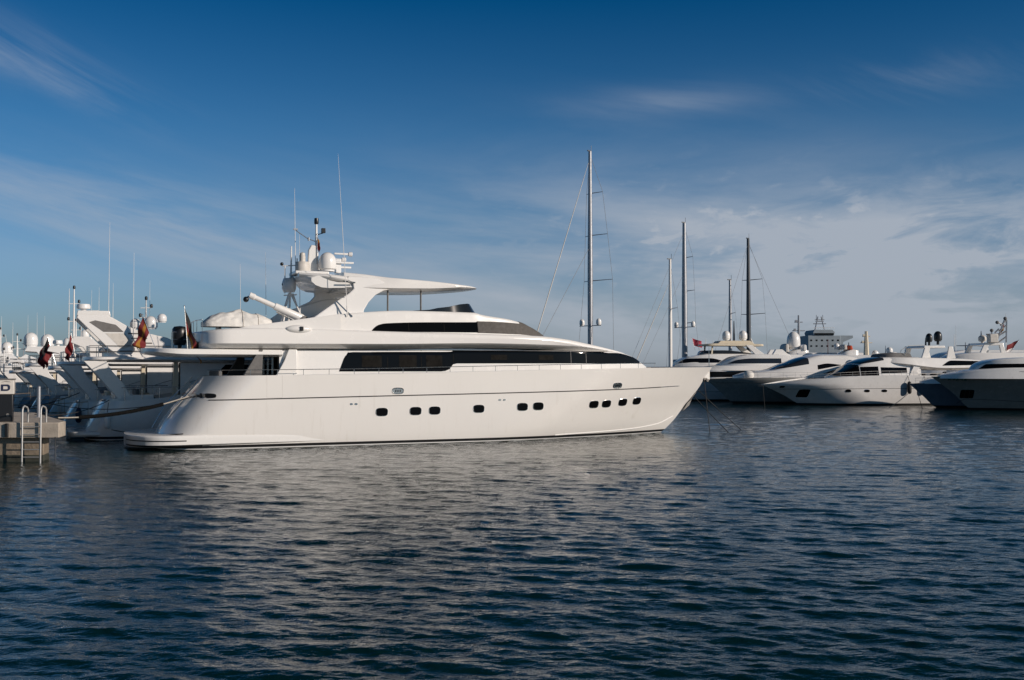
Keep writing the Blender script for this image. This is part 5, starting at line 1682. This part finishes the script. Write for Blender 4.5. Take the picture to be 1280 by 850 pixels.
# ------------------------------------------------------------------ sailing yachts behind
def sailing_yacht(label, px, ytop, depth, L, P):
    sc = 1300.0 / depth
    top = 3.7 + (461 - ytop) / sc
    mx = (px - 640) / sc
    turn = P.get('turn', R(-18))
    ang = math.pi + turn
    mastx = L * 0.58
    c, s_ = math.cos(ang), math.sin(ang)
    root = thing('sailing_yacht', label, 'sailing boat', (mx - mastx * c, depth - mastx * s_, 0), ang, 'sailing yachts with tall masts')
    fb = P.get('fb', 1.5)
    H = Hull(sheer=[(0, fb), (L * 0.5, fb - 0.1), (L, fb + 0.5)], stem=[(-0.5, L - 3.4), (0, L - 2.2), (fb + 0.5, L)], stern=[(-0.5, 1.4), (0, 1.0), (fb, 0.0)],
             beam=[(-0.5, L * 0.06), (0, L * 0.10), (fb, L * 0.118)], entry=[(0, L * 0.6), (fb, L * 0.55)], full=(1.6, 1.9), lr=L * 0.35, ns=2.4, bulwark=0.1)
    H.mesh(50).build('hull', [P.get('hull', M_WHITE), M_BOOT, M_WHITE2, M_WEED], root)
    H.deck().build('deck', M_TEAK, root)
    T = Tier(L * 0.25, L * 0.62, fb - 0.1, [(L * 0.25, fb + 0.7), (L * 0.45, fb + 0.75), (L * 0.62, fb + 0.15)], L * 0.075, L * 0.065, nose=(L * 0.12, 2.2), r=0.15)
    o = T.mesh(24).build('coachroof', M_WHITE, root)
    T.panel(L * 0.30, L * 0.52, fb + 0.25, fb + 0.5, 0.012, 16, 4, sides=(1,)).build('coachroof_window', M_GLASS, o)
    mm = P['mat']
    mr = P['r']
    mast = MB().tube([(mastx, 0, fb), (mastx, 0, fb + (top - fb) * 0.5), (mastx, 0, top)], [mr, mr, mr * 0.62], 12).build('mast', mm, root)
    mb = MB()
    mb.box((mastx + 0.1, 0, top + 0.06), (0.6, 0.1, 0.12)).tube([(mastx - 0.2, 0, top), (mastx - 0.2, 0, top + 0.7)], 0.025, 6)
    mb.build('masthead_gear', M_DARKMAST, mast)
    wires = MB()
    wr = P.get('wire', 0.022)
    tips = []
    for (y, half) in P.get('spreaders', ()):
        z = 3.7 + (461 - y) / sc
        mb = MB()
        for sd in (-1, 1):
            tip = Vector((mastx - 0.55 * half, sd * half, z + 0.12))
            mb.tube([(mastx, 0, z), tip], [0.06, 0.035], 6)
            tips.append((sd, tip))
        mb.build('spreader', mm, mast)
    for sd in (-1, 1):
        t = [p for (k, p) in tips if k == sd]
        t.sort(key=lambda p: -p.z)
        ch = [Vector((mastx, 0, top - 0.3))] + t + [Vector((mastx - 0.6, sd * L * 0.105, fb))]
        wires.tube(ch, wr, 5)
    for (za, xa) in P.get('stays', ()):
        wires.tube([(mastx, 0, fb + (top - fb) * za), (xa, 0, fb + 0.4)], wr * P.get('stayk', 1.0), 5)
    if tips or P.get('stays'):
        wires.build('rigging', P.get('wire_mat', M_WIRE), root)
    if P.get('furl'):
        a, b = Vector((mastx + 0.25, 0, fb + (top - fb) * P['furl'][0])), Vector((P['furl'][1], 0, fb + 0.8))
        MB().tube([a, a + (b - a) * 0.1, a + (b - a) * 0.6, b - (b - a) * 0.04, b], [0.02, 0.035, 0.055, 0.06, 0.03], 8).build('furled_sail', M_PANEL, root)
    if P.get('domes'):
        y, half, r = P['domes']
        z = 3.7 + (461 - y) / sc
        mb = MB()
        mb.tube([(mastx, -half - 0.4, z - 0.1), (mastx, half + 0.4, z - 0.1)], 0.05, 6)
        cr = mb.build('dome_bracket', mm, mast)
        for sd in (-1, 1):
            MB().dome((mastx, sd * half, z - 0.06), r, r * 2.5).build('satellite_dome', M_WHITE, cr)
    MB().tube([(mastx - 0.3, 0, fb + 1.6), (L * 0.15, 0, fb + 1.5)], 0.11, 8).build('boom', mm, root)
    if P.get('strut'):
        MB().tube([(mastx - 0.1, 0, fb + (top - fb) * P['strut'][0]), (mastx - P['strut'][1], 0.0, fb + (top - fb) * P['strut'][2])], 0.09, 6).build('white_strut', M_WHITEMAST, root)
    return root


sailing_yacht('sailing yacht with the tallest grey mast of all and three spreaders', 738, 188, 118, 30, dict(
    r=0.30, mat=M_ALU, spreaders=[(241, 1.3), (294, 1.8), (351, 2.3)], stays=[(0.60, 28.4)], furl=(0.95, 27.6), domes=(406, 1.35, 0.30), turn=R(40), wire=0.022, stayk=1.2, hull=M_NAVY))
sailing_yacht('sailing yacht with a slim bright white mast standing left of a thicker grey one', 838, 324, 128, 20, dict(
    r=0.24, mat=M_WHITEMAST, spreaders=[(386, 0.9)], stays=[], furl=(0.80, 17.6), turn=R(24), wire=0.016))
sailing_yacht('sailing yacht with thick warm grey mast and paired domes, right of the white mast', 856, 278, 134, 27, dict(
    r=0.36, mat=M_ALU, spreaders=[(322, 1.0), (364, 1.2), (404, 1.3)], stays=[(0.95, 26), (0.7, 24)], domes=(408, 1.6, 0.28), turn=R(32), wire=0.018))
sailing_yacht('sailing yacht with a thin grey mast just left of the dark mast', 913, 350, 140, 18, dict(
    r=0.24, mat=M_ALU, spreaders=[(392, 0.7)], stays=[], turn=R(20), wire=0.014))
sailing_yacht('sailing yacht with a tall dark mast and white strut behind the cream hardtop', 936, 298, 138, 26, dict(
    r=0.30, mat=M_DARKMAST, spreaders=[(350, 1.6), (393, 1.9)], stays=[(0.97, 24.5), (0.97, 0.5)], turn=R(42), wire=0.018, strut=(0.34, 3.4, 0.14)))


# ------------------------------------------------------------------ ship and small craft in the background
def ship():
    d = 420.0
    sc = 1300 / d
    cx = (1031 - 640) / sc
    root = thing('cargo_ship', 'blue-grey ship bridge block with railed roof far behind the yachts', 'ship', (cx, d, 0), 0)
    Z = lambda y: 3.7 + (461 - y) / sc
    X = lambda p: (p - 1031) / sc
    MB().plan([(-60, -9), (25, -9), (38, -4), (42, 0), (38, 4), (25, 9), (-60, 9)], -1, 7.5).build('hull', M_SHIP, root, bevel=0.3)
    MB().box(((X(1004) + X(1044)) / 2, 0, (7.5 + Z(420)) / 2), (X(1044) - X(1004), 14, Z(420) - 7.5)).build('superstructure', M_SHIP, root, bevel=0.15)
    MB().prism([(X(1044) + 0.02, Z(440)), (X(1044) + 0.02, Z(420)), (X(1060), Z(420)), (X(1060), Z(423)), (X(1048), Z(428)), (X(1046), Z(440))], -6.5, 6.5).build('bridge_wing', M_SHIP, root, bevel=0.1)
    br = MB().prism([(X(1011), Z(419.9)), (X(1036), Z(419.9)), (X(1037), Z(416)), (X(1034), Z(413)), (X(1012), Z(413)), (X(1010), Z(416))], -7.3, 5).build('wheelhouse', M_SHIP, root, bevel=0.1)
    MB().box(((X(1011) + X(1036)) / 2, -7.32, Z(418.3)), (X(1036) - X(1011) - 0.4, 0.1, 0.75)).build('bridge_window', M_GLASS, br)
    mb = MB()
    for y in (426, 433):
        for p in np.linspace(1008, 1041, 6):
            mb.box((X(p), -7.02, Z(y)), (0.7, 0.1, 0.6))
    mb.build('cabin_window', M_GLASS, root)
    mb = MB()
    for p in (1017, 1029):
        mb.tube([(X(p), -2, Z(413)), (X(1021 if p < 1022 else 1025), -2, Z(396))], 0.22, 6)
    mb.tube([(X(1015), -2, Z(405)), (X(1031), -2, Z(405))], 0.16, 6).tube([(X(1017), -2, Z(400)), (X(1029), -2, Z(400))], 0.14, 6).box((X(1023), -2, Z(402)), (3.2, 0.4, 0.4))
    mb.tube([(X(1019), -2, Z(400)), (X(1019), -2, Z(394))], 0.12, 6).tube([(X(1027), -2, Z(400)), (X(1027), -2, Z(394))], 0.12, 6)
    mb.build('lattice_mast', M_ALU, root)
    mb = MB()
    mb.tube([(X(1011), -7, Z(413) + 0.9), (X(1036), -7, Z(413) + 0.9)], 0.06, 5)
    for p in np.linspace(1011, 1036, 9):
        mb.tube([(X(p), -7, Z(413)), (X(p), -7, Z(413) + 0.9)], 0.05, 5)
    mb.build('roof_railing', M_WHITEMAST, root)


ship()


def back_boat(label, px, depth, L, zs, zt, feats, mat=M_WHITE2, turn=0.0, hullmat=None, group='motor yachts moored in the marina', B=None):
    sc = 1300 / depth
    x0 = (px - 640) / sc
    B = B or L * 0.26
    ang = math.pi + turn
    root = thing('motor_yacht', label, 'yacht', (x0 - L * 0.5 * math.cos(ang), depth - L * 0.5 * math.sin(ang), 0), ang, group)
    H = Hull(sheer=[(0, zs), (L, zs + 0.5)], stem=[(-0.5, L - 3.2), (0, L - 2.4), (zs + 0.5, L)], stern=[(-0.5, 0.5), (0, 0), (zs, 0.6)], beam=[(-0.5, B * 0.3), (0, B * 0.42), (zs + 0.5, B * 0.5)],
             entry=[(0, L * 0.5), (zs, L * 0.4)], lr=1.0, ns=3, bulwark=0.15)
    H.mesh(30).build('hull', [hullmat or M_WHITE2, M_BOOT, M_BOOT, M_WEED], root)
    H.deck().build('deck', M_DECK, root)
    T = Tier(L * 0.15, L * 0.78, zs - 0.1, [(L * 0.15, zt), (L * 0.5, zt), (L * 0.62, zt - 0.4), (L * 0.78, zs + 0.3)], B * 0.4, B * 0.35, nose=(L * 0.2, 2.2), r=0.2)
    o = T.mesh(24).build('deckhouse', mat, root)
    T.panel(L * 0.2, L * 0.66, zs + 0.45, [(L * 0.2, zs + 1.0), (L * 0.5, zs + 1.0), (L * 0.66, zs + 0.7)], 0.014, 16, 4, sides=(1,)).build('window', M_GLASS, o)
    for f in feats:
        kind = f[0]
        if kind == 'dome':
            _, p, y, r, h, m = f
            MB().dome((L * 0.5 - (p - px) / sc, 0, 3.7 + (461 - y) / sc), r, h).build('satellite_dome', m, root)
        elif kind == 'pole':
            _, p, ya, yb, r, m = f
            xx = L * 0.5 - (p - px) / sc
            za, zb = 3.7 + (461 - ya) / sc, 3.7 + (461 - yb) / sc
            mb = MB().tube([(xx, 0, za), (xx, 0, (za + zb) / 2), (xx, 0, zb)], [r, r * 0.8, r * 0.5], 6)
            if r > 0.1:
                for q, w in ((0.55, 0.9), (0.8, 0.6)):
                    mb.tube([(xx - w, 0, za + (zb - za) * q), (xx + w, 0, za + (zb - za) * q)], 0.07, 5)
                    mb.box((xx + w * 0.6, 0, za + (zb - za) * q + 0.15), (0.3, 0.3, 0.3))
            mb.build('signal_mast', m, root)
        elif kind == 'box':
            _, pa, pb, ya, yb, m, nm = f
            xa, xb = L * 0.5 - (pa - px) / sc, L * 0.5 - (pb - px) / sc
            za, zb = 3.7 + (461 - ya) / sc, 3.7 + (461 - yb) / sc
            x_, X_ = min(xa, xb), max(xa, xb)
            ln = (X_ - x_) * 0.45
            Tier(x_, X_, za, [(x_, zb - 0.15), (x_ + 0.4 * (X_ - x_), zb), (X_, za + 0.45 * (zb - za))], B * 0.27, B * 0.23, r=0.15, nose=(ln, 2.2), tail=(ln * 0.6, 2.4)).mesh(14).build(nm, m, root)
    return root


back_boat('white yacht with one big white dome and signal mast beside the ship bridge', 1000, 150, 24, 2.4, 6.0, [
    ('box', 978, 1010, 446, 437, M_WHITE, 'fly_coaming'), ('dome', 992, 437, 0.95, 2.6, M_WHITE2), ('pole', 998.5, 437, 394, 0.22, M_ALU), ('box', 976, 984, 440, 430, M_PANEL, 'mast_base'), ('pole', 985, 437, 428, 0.06, M_WHITEMAST), ('box', 998, 1006, 438, 431, M_WHITE, 'locker')])
back_boat('white yacht carrying orange deck gear in front of the ship bridge', 1058, 146, 22, 2.4, 5.6, [
    ('box', 1046, 1072, 448, 437, M_WHITE, 'fly_coaming'), ('box', 1049, 1056, 437, 431, M_PANEL, 'locker'), ('box', 1056, 1063, 437, 432, M_ORANGE, 'orange_life_raft'), ('pole', 1061, 437, 428, 0.10, M_DARKMAST), ('dome', 1046, 437, 0.4, 0.9, M_WHITE), ('pole', 1035, 446, 424, 0.05, M_REDFLAG)])
back_boat('white yacht with a cream tapering mast and small cross trees', 1082, 158, 22, 2.4, 5.0, [
    ('box', 1068, 1096, 452, 444, M_WHITE2, 'fly_coaming'), ('pole', 1083, 446, 414, 0.42, M_CREAM), ('dome', 1094, 446, 0.5, 1.0, M_WHITE)])
back_boat('low white boat with small domes between the cream mast and the black domes', 1122, 165, 20, 2.2, 4.4, [
    ('box', 1106, 1120, 448, 440, M_WHITE, 'fly_coaming'), ('dome', 1112, 441, 0.5, 0.9, M_WHITE), ('pole', 1107, 446, 432, 0.08, M_ALU), ('dome', 1098, 447, 0.35, 0.8, M_WHITE)])
back_boat('white yacht whose aerials show above the silver yacht fly deck', 1205, 140, 24, 2.6, 6.2, [
    ('box', 1188, 1232, 447, 440, M_WHITE2, 'fly_coaming'), ('pole', 1207, 441, 428, 0.10, M_ALU), ('pole', 1193, 441, 418, 0.05, M_WHITEMAST), ('box', 1196, 1232, 432.4, 431.6, M_ALU, 'top_rail')])
# far boats past the left end of the row
back_boat('far white motor yacht just over the lid of the pier cabinet', 6, 260, 26, 2.4, 4.6, [('box', 2, 10, 452, 446, M_WHITE, 'fly_coaming')], turn=R(160), B=6)
back_boat('far white motor yacht with two slim masts beside the pier cabinet', 26, 290, 24, 2.2, 4.2, [('pole', 22, 452, 424, 0.14, M_ALU), ('pole', 30, 452, 430, 0.1, M_WHITEMAST)], turn=R(165), B=6)
